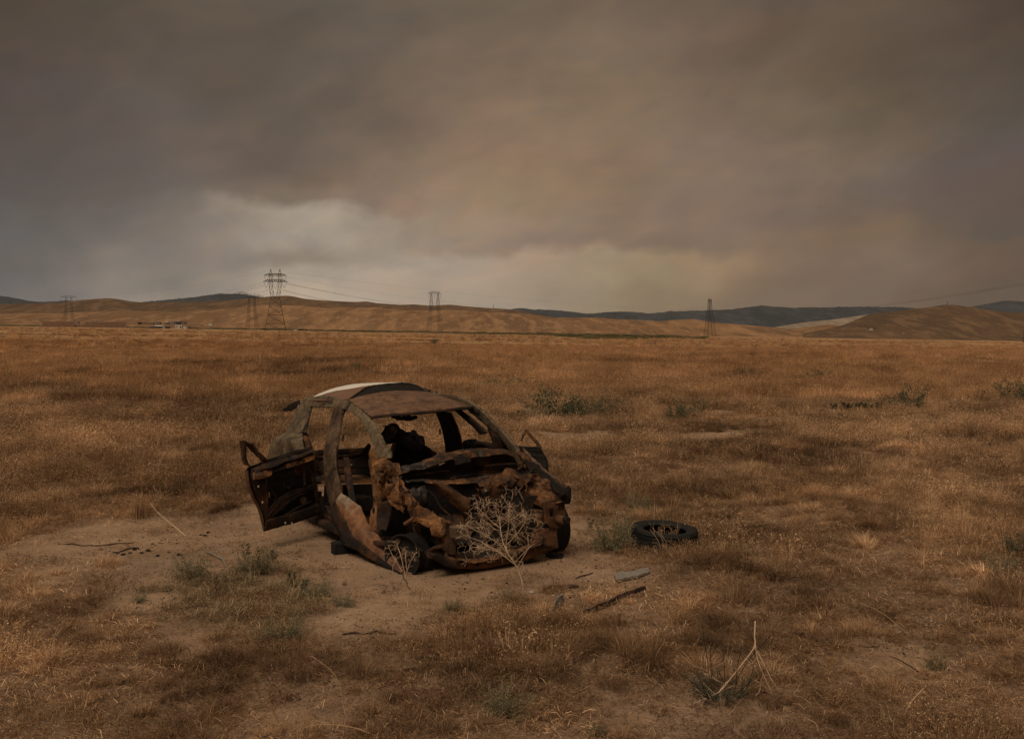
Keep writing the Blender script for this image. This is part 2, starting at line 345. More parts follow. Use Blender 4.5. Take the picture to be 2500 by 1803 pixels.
# ---------------------------------------------------------------- ground sheet
def ground():
    ds = np.concatenate([np.linspace(0.0, 2.5, 10)[1:], np.geomspace(2.6, 30, 330), np.geomspace(30.6, 600, 190), np.geomspace(612, 12000, 60)])
    an = np.concatenate([np.linspace(-R(180), -R(42), 60)[:-1], np.linspace(-R(42), R(42), 700), np.linspace(R(42), R(180), 60)[1:]])
    Dm, Am = np.meshgrid(ds, an, indexing='ij'); X = Dm * np.sin(Am); Y = Dm * np.cos(Am); Z = gz(X, Y)
    nr, nc = X.shape; V = np.stack([X, Y, Z], -1).reshape(-1, 3); V = np.vstack([V, [[0, 0, gzf(0, 0)]]])
    i = np.arange((nr - 1) * (nc - 1)); r = i // (nc - 1); c = i % (nc - 1); a = r * nc + c
    Fq = np.stack([a, a + nc, a + nc + 1, a + 1], -1)
    me = fastmesh('ground', V, Fq)
    tri = [(j, j + 1, nr * nc) for j in range(nc - 1)]
    cm = np.append(clearmask(X.ravel(), Y.ravel()), 0.0)
    at = me.attributes.new('sand', 'FLOAT', 'POINT'); at.data.foreach_set('value', cm.astype(np.float32))
    wm = np.append(weedmask(X.ravel(), Y.ravel()), 0.0)
    at = me.attributes.new('weed', 'FLOAT', 'POINT'); at.data.foreach_set('value', wm.astype(np.float32))
    m, kk, b, o = mat('sandy_soil_and_dry_plain')
    geo = kk.new('ShaderNodeNewGeometry'); Pn = geo.outputs['Position']
    s = kk.new('ShaderNodeAttribute', attribute_name='sand').outputs['Fac']; wd = kk.new('ShaderNodeAttribute', attribute_name='weed').outputs['Fac']
    f1 = kk.noise(Pn, 1.3, 6, 0.62); f2 = kk.noise(Pn, 11, 6, 0.7); f3 = kk.noise(Pn, 60, 4, 0.7)
    sand = kk.ramp(f1, [(0.3, (0.29, 0.19, 0.12)), (0.5, (0.38, 0.255, 0.165)), (0.7, (0.45, 0.315, 0.21))])
    sand = kk.mix(kk.maprange(f2, 0.35, 0.7, 0, 0.4), sand, (0.20, 0.125, 0.078))
    vo = kk.new('ShaderNodeTexVoronoi'); kk.put(vo.inputs['Vector'], kk.vm('ADD', Pn, kk.vm('SCALE', kk.noise(Pn, 8, 2, 0.5, col=True), sc=0.12))); vo.inputs['Scale'].default_value = 24
    spk = kk.math('MULTIPLY', kk.math('LESS_THAN', vo.outputs['Distance'], 0.19), kk.maprange(kk.noise(Pn, 2.2, 3, 0.6), 0.42, 0.62))
    sand = kk.mix(kk.math('MULTIPLY', spk, 0.75), sand, (0.055, 0.035, 0.026))
    vo2 = kk.new('ShaderNodeTexVoronoi'); kk.put(vo2.inputs['Vector'], Pn); vo2.inputs['Scale'].default_value = 55
    sand = kk.mix(kk.math('MULTIPLY', kk.math('LESS_THAN', vo2.outputs['Distance'], 0.16), 0.5), sand, (0.10, 0.065, 0.045))
    st_ = kk.noise(kk.vm('ADD', Pn, (4, 9, 0)), 0.75, 6, 0.65)
    sand = kk.mix(kk.ramp(st_, [(0.50, 0.0), (0.62, 0.55)]), sand, (0.165, 0.118, 0.082))
    sand = kk.mix(kk.ramp(kk.noise(kk.vm('ADD', Pn, (1, 2, 0)), 3.5, 6, 0.7), [(0.54, 0.0), (0.66, 0.5)]), sand, (0.20, 0.135, 0.088))
    g1 = kk.noise(Pn, 0.9, 6, 0.65); g2 = kk.noise(kk.vm('MULTIPLY', Pn, (0.3, 1, 1)), 0.11, 7, 0.62); g3 = kk.noise(kk.vm('MULTIPLY', Pn, (0.25, 1, 1)), 0.012, 6, 0.6)
    grs = kk.ramp(g1, [(0.3, (0.27, 0.158, 0.083)), (0.5, (0.40, 0.248, 0.134)), (0.7, (0.52, 0.34, 0.195))])
    grs = kk.mix(1.0, grs, kk.ramp(g2, [(0.34, (0.55, 0.50, 0.46)), (0.48, (0.98, 0.96, 0.92)), (0.66, (1.28, 1.27, 1.25))]), 'MULTIPLY')
    grs = kk.mix(1.0, grs, kk.ramp(g3, [(0.35, (0.80, 0.76, 0.70)), (0.6, (1.1, 1.08, 1.04))]), 'MULTIPLY')
    # close in, the soil between the stems is litter-strewn and darker
    dist = kk.vm('LENGTH', Pn); near = kk.maprange(dist, 25, 90, 1.0, 0.0)
    litter = kk.ramp(f2, [(0.3, (0.15, 0.095, 0.06)), (0.5, (0.25, 0.165, 0.105)), (0.7, (0.36, 0.25, 0.165))])
    grs = kk.mix(near, grs, litter)
    grs = kk.mix(kk.math('MULTIPLY', wd, 0.6), grs, (0.15, 0.11, 0.07))
    kk.put(b.inputs['Base Color'], kk.mix(kk.math('MULTIPLY', s, kk.math('SUBTRACT', 1.0, kk.math('MULTIPLY', wd, 0.7))), grs, sand)); b.inputs['Roughness'].default_value = 0.95; b.inputs['Specular IOR Level'].default_value = 0.1
    hb = kk.math('ADD', kk.math('MULTIPLY', f2, 0.7), kk.math('MULTIPLY', f3, 0.35))
    bump(kk, b, kk.math('ADD', hb, kk.math('MULTIPLY', kk.noise(Pn, 0.5, 6, 0.7), kk.maprange(dist, 40, 300, 0.0, 25))), 0.9, 0.03)
    ob = link('ground', me, m, None, True); ob['kind'] = 'structure'
    return ob
ground()
# ---------------------------------------------------------------- hills and mountains
def hill_mat(name, cols, dark, sc, patch=None):
    m, kk, b, o = mat(name); geo = kk.new('ShaderNodeNewGeometry'); Pn = geo.outputs['Position']
    n1 = kk.noise(kk.vm('MULTIPLY', Pn, (1, 0.14, 1)), sc, 7, 0.62, 0.4); n2 = kk.noise(kk.vm('MULTIPLY', Pn, (1, 0.15, 1)), sc * 4, 7, 0.7); n3 = kk.noise(kk.vm('MULTIPLY', Pn, (1, 0.25, 1)), sc * 0.6, 4, 0.5)
    c = kk.ramp(n1, [(0.33, cols[0]), (0.5, cols[1]), (0.66, cols[2])])
    c = kk.mix(kk.ramp(n2, [(0.50, 0.0), (0.58, 0.75)]), c, dark)  # dark patches also carry the shading of the folds as colour
    c = kk.mix(kk.ramp(n3, [(0.46, 0.0), (0.58, 0.6)]), c, dark)
    c = kk.mix(kk.ramp(kk.noise(kk.vm('MULTIPLY', Pn, (1, .2, 1)), sc * 8, 6, 0.7), [(0.42, 0.6), (0.5, 0.0)]), c, tuple(v * 1.25 for v in cols[2]))
    if patch:
        n4 = kk.noise(kk.vm('MULTIPLY', Pn, (0.5, 1, 4)), patch[1], 5, 0.6)
        c = kk.mix(kk.ramp(n4, [(patch[2], 0.0), (patch[2] + 0.02, 0.9)]), c, patch[0])
    kk.put(b.inputs['Base Color'], c); b.inputs['Roughness'].default_value = 0.95; b.inputs['Specular IOR Level'].default_value = 0.05
    bump(kk, b, kk.math('ADD', n2, kk.noise(Pn, sc * 25, 4, 0.7)), 0.8, 0.6 / sc * 0.05)
    return m
M_hill = hill_mat('dry_orange_hillside', [(0.23, 0.132, 0.070), (0.29, 0.168, 0.087), (0.34, 0.20, 0.104)], (0.175, 0.105, 0.060), 0.006)
M_hilld = hill_mat('brown_hillside', [(0.125, 0.080, 0.049), (0.16, 0.10, 0.059), (0.20, 0.125, 0.070)], (0.105, 0.069, 0.044), 0.006)
M_mtn = hill_mat('haze_tinted_wooded_mountainside', [(0.046, 0.052, 0.058), (0.060, 0.066, 0.074), (0.074, 0.080, 0.088)], (0.04, 0.046, 0.052), 0.002, ((0.30, 0.20, 0.13), 0.0016, 0.67))  # blue grey of the distance haze mixed into the slope colour
M_pale = hill_mat('pale_grey_slope', [(0.22, 0.175, 0.13), (0.28, 0.22, 0.165), (0.32, 0.25, 0.19)], (0.20, 0.16, 0.12), 0.01)

def prof(pts, px):
    xs_ = [p[0] for p in pts]; ys_ = [p[1] for p in pts]
    # smooth interpolation
    t = np.interp(px, xs_, ys_); kf = np.array([1, 2, 3, 2, 1]) / 9.0
    return np.convolve(np.pad(t, 2, 'edge'), kf, 'valid')
def ridge(name, pts, dist, front, back, m, rows=70, step=5, gully=0.3, gs=120.0, seed=0, ext=(-500, 3000), pw=1.0, jag=0.0):
    px = np.arange(ext[0], ext[1] + 1, step).astype(float); py = prof(pts, px)
    off = np.clip((-300 - px) / 900, 0, 1) + np.clip((px - 2800) / 900, 0, 1)      # beyond the surveyed profile the crest wanders on, then runs out
    py = py + off * (fbm(px / 420.0, px * 0, 4, seed + 70) - 0.5) * 44; endf = sstep(ext[0], ext[0] + 700, px) if ext[0] < -1500 else np.ones_like(px); endf = endf * (1 - sstep(ext[1] - 700, ext[1], px) if ext[1] > 3900 else 1); py = HOR + 4 - (HOR + 4 - py) * endf
    tn = (px - 1250) / F; crest = (HOR - py) / F * dist + CAMH
    ts = np.concatenate([np.linspace(0, 1, rows)[:-1], np.linspace(1, 2, rows // 3)])
    Z = np.zeros((len(ts), len(px))); X = Z.copy(); Y = Z.copy()
    for j, t in enumerate(ts):
        y = front + (dist - front) * t if t <= 1 else dist + (back - dist) * (t - 1)
        x = tn * y; base = gz(x, np.full_like(x, y)) - 2.0
        s = t if t <= 1 else 2 - t
        bell = (s * s * (3 - 2 * s)) ** pw
        g = fbm(x / gs, np.full_like(x, y) / gs * 0.8, 5, seed, 0.55)
        cv = 1 - gully * (1 - bell) * (1 - np.abs(2 * g - 1)) * 1.5
        z = base + (crest - base) * bell * np.clip(cv, 0.25, 1.2)
        z += (fbm(x / (gs * 0.3), np.full_like(x, y) / (gs * 0.3), 4, seed + 3) - 0.5) * gs * 0.05 * min(1, 4 * s * (1.02 - min(s, 1)))
        if jag: z += (fbm(x / 25, np.full_like(x, y) / 25, 3, seed + 9, 0.7) - 0.5) * jag * bell
        X[j] = x; Y[j] = y; Z[j] = z
    nr, nc = X.shape; i = np.arange((nr - 1) * (nc - 1)); r = i // (nc - 1); c = i % (nc - 1); a = r * nc + c
    o = link(name, fastmesh(name, np.stack([X, Y, Z], -1).reshape(-1, 3), np.stack([a, a + 1, a + nc + 1, a + nc], -1)), m, None, True)
    o['kind'] = 'structure'; return o
tan_pts = [(-400,748),(0,743.7),(52,742),(110,741),(148,739),(185,734),(222,731),(267,728),(296,732),(322,737),(352,739),(407,738),(463,737),(519,735.5),(574,732.6),(600,729),(648,725),(700,722),(722,725),(741,729.6),(778,732.6),(835,736),(870,737.5),(895,735.7),(920,740),(960,743),(976,744.5),(1012,743),(1047,746),(1103,744),(1135,748),(1188,751.6),(1241,755),(1294,763),(1329,771),(1370,777),(1400,778),(1500,786),(1700,800),(1900,812),(3000,812)]
ridge('hills', tan_pts, 2500, 1500, 3300, M_hilld, 90, 4, 0.8, 170, 3, (-4500, 2100))
mid_pts = [(-400,775),(0,766),(150,764),(300,758),(430,762),(560,752),(640,744),(720,746),(800,752),(900,750),(1000,758),(1100,756),(1200,762),(1300,767),(1350,776),(1452,774.5),(1505,779),(1560,781),(1610,784),(1668,779.4),(1697,779.4),(1726,784),(1767,789),(1850,795),(1893,800),(1933,803),(1995,795),(2024,790.5),(2057,796),(2100,803),(2200,806),(3000,812)]
ridge('foothills', mid_pts, 1950, 1320, 2350, M_hill, 80, 4, 0.75, 110, 13, (-4500, 2600))
rh = [(1900,826),(2000,806),(2053,795),(2085,782),(2120,767.8),(2150,763),(2182,759.5),(2244,752),(2277,749),(2302,744),(2327,744),(2368,749),(2400,754),(2430,759.5),(2472,763.6),(2520,763),(2620,758),(2800,770),(3200,800)]
ridge('hill', rh, 1750, 1250, 2300, M_hilld, 70, 4, 0.4, 100, 23, (1960, 5200))
ridge('hillside', [(1780,812),(1870,802),(1892,798),(1960,787),(2030,780),(2115,768),(2200,764),(2400,780),(2500,800)], 2700, 2350, 3100, M_pale, 30, 5, 0.2, 120, 31, (1800, 2500))
mt = [(-500,716),(-60,722),(0,724),(22,726),(48,731),(74,737),(100,738),(122,737),(160,735),(250,742),(320,742),(348,738),(389,734.4),(444,729),(481,725),(518,719.6),(555,718),(592,718.5),(622,723),(650,728),(700,738),(800,755),(1100,762),(1234,756),(1294,756.5),(1347,757.6),(1400,762),(1435,767),(1488,762),(1541,762),(1585,765.7),(1643,760.7),(1726,758),(1788,756),(1829,750),(1862,745.8),(1891,749),(1933,752),(2007,750),(2099,750),(2182,750),(2231,752),(2330,756),(2372,749),(2430,738.7),(2451,735),(2500,736.7),(2600,730),(3000,740)]
ridge('mountains', mt, 6500, 4300, 8000, M_mtn, 60, 4, 0.4, 420, 43, (-5500, 7500), 1.0, 14)
ridge('distant_mountain', [(1180,775),(1235,758),(1250,754),(1265,751.4),(1285,752),(1300,756),(1330,772)], 9800, 9000, 10400, M_mtn, 14, 5, 0.1, 400, 53, (1180, 1335))

# green irrigated strips: low growth with its own height
def strip(name, top, bot, m, label):
    px = np.arange(top[0][0], top[-1][0], 6.0); ty = np.interp(px, *zip(*top)); by = np.interp(px, *zip(*bot)); rows = 7
    V = []; 
    for j in range(rows):
        s = j / (rows - 1); py = by + (ty - by) * s
        for a, b_ in zip(px, py):
            # depth by marching onto the terrain
            p = G(a, b_ + 0.001)
            if p.y > 1290: p = Vector(((a - 1250) / F * (1150 + 60 * s), 1150 + 60 * s, 0)); p.z = gzf(p.x, p.y)
            V.append((p.x, p.y, p.z + (0.15 + 1.6 * noise.noise(Vector((p.x / 14, p.y / 20, 0))) * 0.8 + 0.9) * (0.0 if j in (0, rows - 1) else 1) + 0.02))
    nc = len(px); Fq = [(r * nc + c, r * nc + c + 1, (r + 1) * nc + c + 1, (r + 1) * nc + c) for r in range(rows - 1) for c in range(nc - 1)]
    o = link(name, (V, Fq), m, None, True); o['kind'] = 'stuff'; o['label'] = label; o['category'] = 'ground cover'; return o
M_strip = hill_mat('low_dark_green_growth', [(0.045, 0.046, 0.016), (0.062, 0.060, 0.024), (0.16, 0.115, 0.055)], (0.05, 0.045, 0.02), 0.02)
strip('green_ground_cover', [(760,806),(900,806.5),(1000,808),(1100,811),(1200,812),(1300,812),(1380,816),(1440,812),(1500,812),(1560,818),(1650,822),(1735,826.5)],
      [(760,808),(900,811),(1000,811),(1100,814),(1200,816),(1300,817),(1380,822),(1440,827),(1560,826.5),(1650,826),(1735,827)], M_strip, 'long low strip of dark green growth at the foot of the hills')
strip('dark_ground_cover', [(430,799),(520,798),(600,799),(690,803),(840,805)], [(430,802),(520,802),(600,803),(690,806),(840,808)], M_strip, 'thin dark green strip beyond the twin masted pylon')
strip('dark_ground_cover', [(-60,786),(60,787),(110,787),(200,788),(330,790),(420,795)], [(-60,792),(60,792),(110,792),(200,792),(330,795),(420,799)], M_strip, 'dark strip of low growth behind the brown fence')

# ---------------------------------------------------------------- bars, pylons
class MB:
    def __init__(s): s.v = []; s.f = []
    def add(s, V, Fs):
        n = len(s.v); s.v += [Vector(p) for p in V]; s.f += [tuple(i + n for i in f) for f in Fs]
    def bar(s, a, b, r, n=4, r2=None, cap=True):
        a = Vector(a); b = Vector(b); d = b - a
        if d.length < 1e-6: return
        r2 = r if r2 is None else r2
        q = d.to_track_quat('Z', 'Y'); V = []
        for p, rr in ((a, r), (b, r2)):
            for i in range(n):
                t = 2 * math.pi * (i + 0.5) / n; V.append(p + q @ Vector((math.cos(t) * rr, math.sin(t) * rr, 0)))
        Fs = [(i, (i + 1) % n, n + (i + 1) % n, n + i) for i in range(n)]
        if cap: Fs += [tuple(range(n))[::-1], tuple(range(n, 2 * n))]
        s.add(V, Fs)
    def tube(s, P_, rad, n=5, flat=1.0, up=None):
        P_ = [Vector(p) for p in P_]; V = []; m = len(P_)
        for j, p in enumerate(P_):
            d = (P_[min(j + 1, m - 1)] - P_[max(j - 1, 0)]).normalized(); q = d.to_track_quat('Z', 'Y')
            r = rad[j] if isinstance(rad, (list, tuple)) else rad
            for i in range(n):
                t = 2 * math.pi * i / n; V.append(p + q @ Vector((math.cos(t) * r, math.sin(t) * r * flat, 0)))
        Fs = [(j * n + i, j * n + (i + 1) % n, (j + 1) * n + (i + 1) % n, (j + 1) * n + i) for j in range(m - 1) for i in range(n)]
        Fs += [tuple(range(n))[::-1], tuple(range((m - 1) * n, m * n))]; s.add(V, Fs)
    def box(s, c, size, mt_=None):
        c = Vector(c); V = []
        for i in (-.5, .5):
            for j in (-.5, .5):
                for l in (-.5, .5):
                    p = Vector((i * size[0], j * size[1], l * size[2])); V.append(c + (mt_ @ p if mt_ else p))
        s.add(V, [(0,1,3,2),(4,6,7,5),(0,4,5,1),(2,3,7,6),(0,2,6,4),(1,5,7,3)])
    def build(s, name, m, parent=None, smooth=False):
        return link(name, (s.v, s.f), m, parent, smooth)

def column(mb, quads, r, rh_=None, horiz=True):
    """lattice mast through a list of 4-corner rings"""
    for j in range(len(quads) - 1):
        A_, B_ = quads[j], quads[j + 1]
        for i in range(4):
            mb.bar(A_[i], B_[i], r, 3, cap=False); k2 = (i + 1) % 4
            mb.bar(A_[i], B_[k2], r * 0.6, 3, cap=False); mb.bar(A_[k2], B_[i], r * 0.6, 3, cap=False)
            if horiz: mb.bar(B_[i], B_[k2], r * 0.75, 3, cap=False)
def ring(cx, cy, hx, hy, z): return [Vector((cx - hx, cy - hy, z)), Vector((cx + hx, cy - hy, z)), Vector((cx + hx, cy + hy, z)), Vector((cx - hx, cy + hy, z))]
def arm(mb, z, half, depth, drop, r, n=12, hy=1.2):
    top_z = z + depth; xs_ = [-half + 2 * half * i / n for i in range(n + 1)]
    def tz(x): return z + (depth if abs(x) < half * 0.62 else depth * (half - abs(x)) / (half * 0.38))
    for s_ in (-hy, hy):
        for a, b_ in zip(xs_[:-1], xs_[1:]):
            fa = 1 if abs(a) < half * .62 else (half - abs(a)) / (half * .38); fb = 1 if abs(b_) < half * .62 else (half - abs(b_)) / (half * .38)
            mb.bar((a, s_ * fa, z), (b_, s_ * fb, z), r, 3, cap=False); mb.bar((a, s_ * fa, tz(a)), (b_, s_ * fb, tz(b_)), r, 3, cap=False)
            mb.bar((a, s_ * fa, z), (b_, s_ * fb, tz(b_)), r * 0.55, 3, cap=False); mb.bar((b_, s_ * fb, z), (a, s_ * fa, tz(a)), r * 0.5, 3, cap=False)
def vins(mb, x, z, w_, h_, r=0.16):
    mb.bar((x - w_, 0, z), (x, 0, z - h_), r, 4); mb.bar((x + w_, 0, z), (x, 0, z - h_), r, 4)

def pylon_twin(loc, rz, label):
    root = empty('transmission_tower', loc, label, 'pylon', 'steel pylons carrying the power lines'); root.rotation_euler = (0, 0, rz)
    t = 0.17; mb = MB()
    zs = [(0, 8.6), (6, 7.3), (13, 5.9), (20, 4.8), (26.5, 3.5)]
    # four legs spread from the waist
    rings = [ring(0, 0, h_, h_ * 0.85, z) for z, h_ in zs]
    column(mb, rings, t)
    for s_ in (-1, 1):       # two masts rising from the waist
        ms = [ring(s_ * 1.9, 0, 1.5, 1.3, 26.5), ring(s_ * 2.7, 0, 1.35, 1.2, 31), ring(s_ * 3.5, 0, 1.3, 1.1, 36), ring(s_ * 3.6, 0, 1.2, 1.0, 40.5), ring(s_ * 3.4, 0, 1.0, 0.9, 45.5), ring(s_ * 3.7, 0, 0.12, 0.12, 50)]
        column(mb, ms, t)
    mb.build('lattice_body', M_steel, root)
    for z, hf in ((45.0, 8.9), (40.0, 9.6)):
        a = MB(); arm(a, z, hf, 1.5, 0, t); a.build('crossarm', M_steel, root)
    for x, z, w_, h_ in ((-6.9, 45, 1.9, 5.2), (6.9, 45, 1.9, 5.2), (-7.1, 40, 2.0, 5.2), (7.1, 40, 2.0, 5.2), (0, 40, 2.0, 6.0), (0, 45, 2.0, 4.8)):
        a = MB(); vins(a, x, z, w_, h_, 0.14); a.build('insulator', M_steel, root)
    return root
def pylon_portal(loc, rz, label, H_=50.0, hw=8.0):
    root = empty('transmission_tower', loc, label, 'pylon', 'steel pylons carrying the power lines'); root.rotation_euler = (0, 0, rz); s = H_ / 50.0; t = 0.115 if H_ > 46 else 0.09
    mb = MB()
    for s_ in (-1, 1):       # two tapering legs that splay outward to the feet
        ms = [ring(s_ * 7.4, 0, 2.2, 5.6, 0), ring(s_ * 6.6, 0, 1.9, 4.7, 9), ring(s_ * 5.8, 0, 1.6, 3.8, 18), ring(s_ * 4.9, 0, 1.3, 2.8, 27), ring(s_ * 4.2, 0, 1.5, 1.6, 35), ring(s_ * 4.2, 0, 1.2, 1.2, 41), ring(s_ * 4.2, 0, 0.9, 0.9, 47)]
        column(mb, [[v * s for v in q] for q in ms], t)
    for z, x in ((18, 5.8), (35, 4.2), (27, 4.9)): mb.bar((-x * s, 0, z * s), (x * s, 0, z * s), t * .9, 3)
    mb.build('lattice_body', M_steel, root)
    a = MB(); arm(a, 46.8 * s, hw * s, 2.2 * s, 0, t); a.build('crossarm', M_steel, root)
    for x in (-hw + .2, 0, hw - .2):
        a = MB(); a.bar((x * s, 0, 46.5 * s), (x * s, 0, 41 * s), 0.16, 4); a.build('insulator', M_steel, root)
    return root
def foot(px, py, y):
    x = (px - 1250) / F * y; return Vector((x, y, max(gzf(x, y), CAMH - (py - HOR) / F * y)))
pylon_twin(foot(672, 811, 805), R(14), 'tallest steel lattice pylon with twin masts and two crossarms, left of centre')
pylon_portal(foot(1061, 817, 1190), R(20), 'slim portal pylon with one crossarm standing above the middle of the hills')
pylon_portal(foot(168, 791, 1560), R(12), 'leftmost pylon, its single crossarm above the brown fence', 45, 13)
pylon_portal(foot(615, 804, 1420), R(30), 'smaller dark pylon close beside the tallest twin masted pylon', 48, 10)
pylon_portal(foot(1733, 829, 1270), R(62), 'narrow pylon seen side on, right of the middle, with one short crossarm', 49)
pylon_portal(foot(2514, 836, 640), R(60), 'pylon at the right edge of the view, mostly cut off', 33)

def cable(a, b, sag, label, r=0.055, n=26):
    P_ = []
    for i in range(n + 1):
        t = i / n; p = a.lerp(b, t); p.z -= sag * 4 * t * (1 - t); P_.append(p)
    mb = MB(); mb.tube(P_, r, 4); o = mb.build('power_cable', M_cable)
    tag(o, label, 'cable', 'power cables strung between the pylons'); return o
# to the left of the tall pylon, behind the brown hill
for i, (dy, ex, ey) in enumerate(((689, 318, 737), (695, 305, 740), (699, 330, 739.5), (707, 345, 741), (709, 400, 741), (716, 430, 741))):
    cable(W(644 + (12 if i > 2 else 0), dy, 805), W(ex, ey, 2450), 9, 'dark cable running left from the tallest pylon to the brown hill')
for i, (dy, ex, ey) in enumerate(((691, 1060, 747.5), (693, 1066, 746), (707, 905, 741), (709.5, 915, 742))):
    cable(W(700 - (10 if i > 1 else 0), dy, 805), W(ex, ey, 2300), 5, 'dark cable running right from the tallest pylon towards the portal pylon', 0.07)
for (x0, y0, x1, y1, sg_) in ((700, 664, 1728, 757, 6), (650, 662, 156, 719, 8), (1088, 733, 1240, 757, 3), (1742, 751, 1900, 765, 4), (700, 676, 1728, 749, 16)):
    a = W(x0, y0, 805 if x0 < 1000 else 1200); b = W(x1, y1, 1265 if x1 > 1000 else 1560)
    cable(a, b, sg_, 'faint thin cable high between two pylons' , 0.03)
for d_ in (0, 2.2, 5.0, 7.0):
    cable(W(2560, 679 + d_, 640), W(1950, 752.5 + d_ * 0.15, 2100), 8, 'dark cable descending from the pylon at the right edge', 0.045)

# ---------------------------------------------------------------- smoky air over the whole plain
hz = MB(); hz.box((0, 4500, 245), (26000, 19000, 730)); hzo = hz.build('haze', None); hzo['kind'] = 'stuff'; hzo['label'] = 'thin grey smoke haze over the plain and hills'; hzo['category'] = 'haze'
hm = bpy.data.materials.new('thin_smoke_haze'); hm.use_nodes = True; hk = NT(hm.node_tree); hk.n.clear(); ho = hk.new('ShaderNodeOutputMaterial'); hv = hk.new('ShaderNodeVolumePrincipled')
hv.inputs['Color'].default_value = (0.66, 0.67, 0.70, 1); hv.inputs['Density'].default_value = 0.000026; hk.l.new(hv.outputs[0], ho.inputs['Volume']); hzo.data.materials.append(hm)
scn.cycles.volume_bounces = 0
# ---------------------------------------------------------------- small masts and buildings far off
def mast(px, base, top, y, label):
    mb = MB(); p = W(px, base, y); q = W(px, top, y); p.z -= 8; mb.bar(p, q, 0.5, 5); tag(mb.build('radio_mast', M_steel), label, 'mast')
mast(1205, 753, 743, 2450, 'thin mast on the crest of the middle hills'); mast(2313, 745, 737, 1745, 'thin mast on top of the rounded right hill')

def house(name, px, py, wpx, hpx, y, label, cat, wall_m, roof_m, dep=5.0, gable=True, win=2, group=None):
    c = W(px, py, y); c.z = max(c.z, gzf(c.x, c.y)); wd_ = wpx / F * y; hh = hpx / F * y
    root = empty(name, c, label, cat, group); wh = hh * (0.72 if gable else 0.9)
    mb = MB(); mb.box((0, 0, wh / 2 - 0.5), (wd_, dep, wh + 1)); mb.build('wall', wall_m, root)
    rb = MB(); e = 0.25
    if gable:
        rb.add([(-wd_/2-e, -dep/2-e, wh+.01), (wd_/2+e, -dep/2-e, wh+.01), (wd_/2+e, dep/2+e, wh+.01), (-wd_/2-e, dep/2+e, wh+.01), (-wd_/2-e, 0, hh), (wd_/2+e, 0, hh)], [(0,1,5,4), (2,3,4,5), (0,4,3), (1,2,5), (3,2,1,0)])
    else: rb.box((0, 0, wh + hh * 0.05), (wd_ + 2 * e, dep + 2 * e, hh * 0.1))
    rb.build('roof', roof_m, root)
    for i in range(win):
        x = -wd_ / 2 + wd_ * (i + 0.6) / (win + 0.2); wb = MB(); wb.box((x, -dep / 2 - 0.02, wh * 0.58), (wd_ * 0.12, 0.08, wh * 0.3)); wb.build('window', M_darkroof, root)
    db = MB(); db.box((wd_ * 0.33, -dep / 2 - 0.02, wh * 0.38), (min(1.0, wd_ * 0.12), 0.08, wh * 0.72)); db.build('door', M_darkroof, root)
    return root
house('travel_trailer', 437, 806, 17, 9.5, 1150, 'white trailer with dark window openings left of the dark tree', 'trailer', M_white, M_white, 3, False)
house('travel_trailer', 453, 806, 9, 8, 1150, 'short cream trailer between the long white trailer and the dark tree', 'trailer', M_white, M_greyw, 3, False, 1)
house('shed', 389, 806, 18, 7, 1150, 'open sided shed with pale roof left of the white trailer', 'shed', M_darkroof, M_white, 4, True, 1)
house('shed', 375, 806, 9, 6, 1155, 'small dark shed at the left end of the yard by the trailers', 'shed', M_darkroof, M_greyw, 4)
house('shed', 401, 806, 5, 6, 1150, 'narrow white shed standing between open shed and dark hut', 'shed', M_white, M_white, 3, False, 1)
house('shed', 410, 806, 9, 5, 1152, 'low dark hut just left of the white trailer', 'shed', M_darkroof, M_darkroof, 4)
for i, (px, wd_, hh, a, b_, lb) in enumerate(((341, 6, 4, M_darkroof, M_darkroof, 'brown shed at the left end of the far row of sheds'), (362, 26, 2.6, M_fence, M_darkroof, 'long low brown shed in the far row'), (386, 12, 5, M_greyw, M_greyw, 'pale grey shed in the far row beyond the yard'), (408, 9, 5.5, M_greyw, M_white, 'light fronted shed in the middle of the far row'),
      (425, 11, 6.5, M_greyw, M_greyw, 'tallest grey shed in the far row'), (437, 10, 6.5, M_darkroof, M_greyw, 'dark walled shed right of the tallest grey shed'), (449, 10, 4.5, M_greyw, M_darkroof, 'grey shed at the right end of the far row'))):
    house('shed', px, 790, wd_, hh, 1330, lb, 'shed', a, b_, 6)
for px, wd_, lb in ((163, 8, 'white cabin behind the left end of the fence'), (176, 9, 'pale cabin behind the fence beside the leftmost pylon'), (190, 6, 'dark roofed cabin right of the leftmost pylon'), (222, 8, 'cream trailer behind the right part of the fence'), (234, 7, 'second cream trailer behind the right part of the fence'), (247, 12, 'longest white trailer behind the fence'), (150, 6, 'small grey cabin at the far left of the row')):
    house('cabin', px, 788.5, wd_, 4, 1300, lb, 'cabin', M_white if 'dark' not in lb else M_greyw, M_greyw, 4, 'cabin' in lb)
house('barn', 516, 792.5, 10, 3.5, 1330, 'lone cream barn on the slope left of the pylons', 'barn', M_white, M_white, 6, False, 0)
house('trailer', 1547, 823, 14, 5, 1180, 'white trailer parked on the green strip left of the side on pylon', 'trailer', M_white, M_greyw, 3, False, 3)
house('farmhouse', 2126, 804, 6, 4, 1280, 'white farmhouse among dark trees at the foot of the right hill', 'house', M_white, M_greyw, 6)
house('farm_shed', 2203, 812, 10, 2, 1280, 'low pale shed right of the farmhouse on the right hill', 'shed', M_pale, M_pale, 6, False, 0)
def car_far(px, py, y, m, label):
    root = empty('parked_car', foot(px, py, y), label, 'car'); b_ = MB(); b_.box((0, 0, .65), (4.4, 1.7, .6)); b_.box((-.2, 0, 1.15), (2.4, 1.5, .5)); b_.build('body', m, root)
    for sx in (-1.3, 1.3):
        for sy in (-.8, .8):
            q = MB(); q.bar((sx, sy - .1, .32), (sx, sy + .1, .32), .32, 10); q.build('wheel', M_rubber, root)
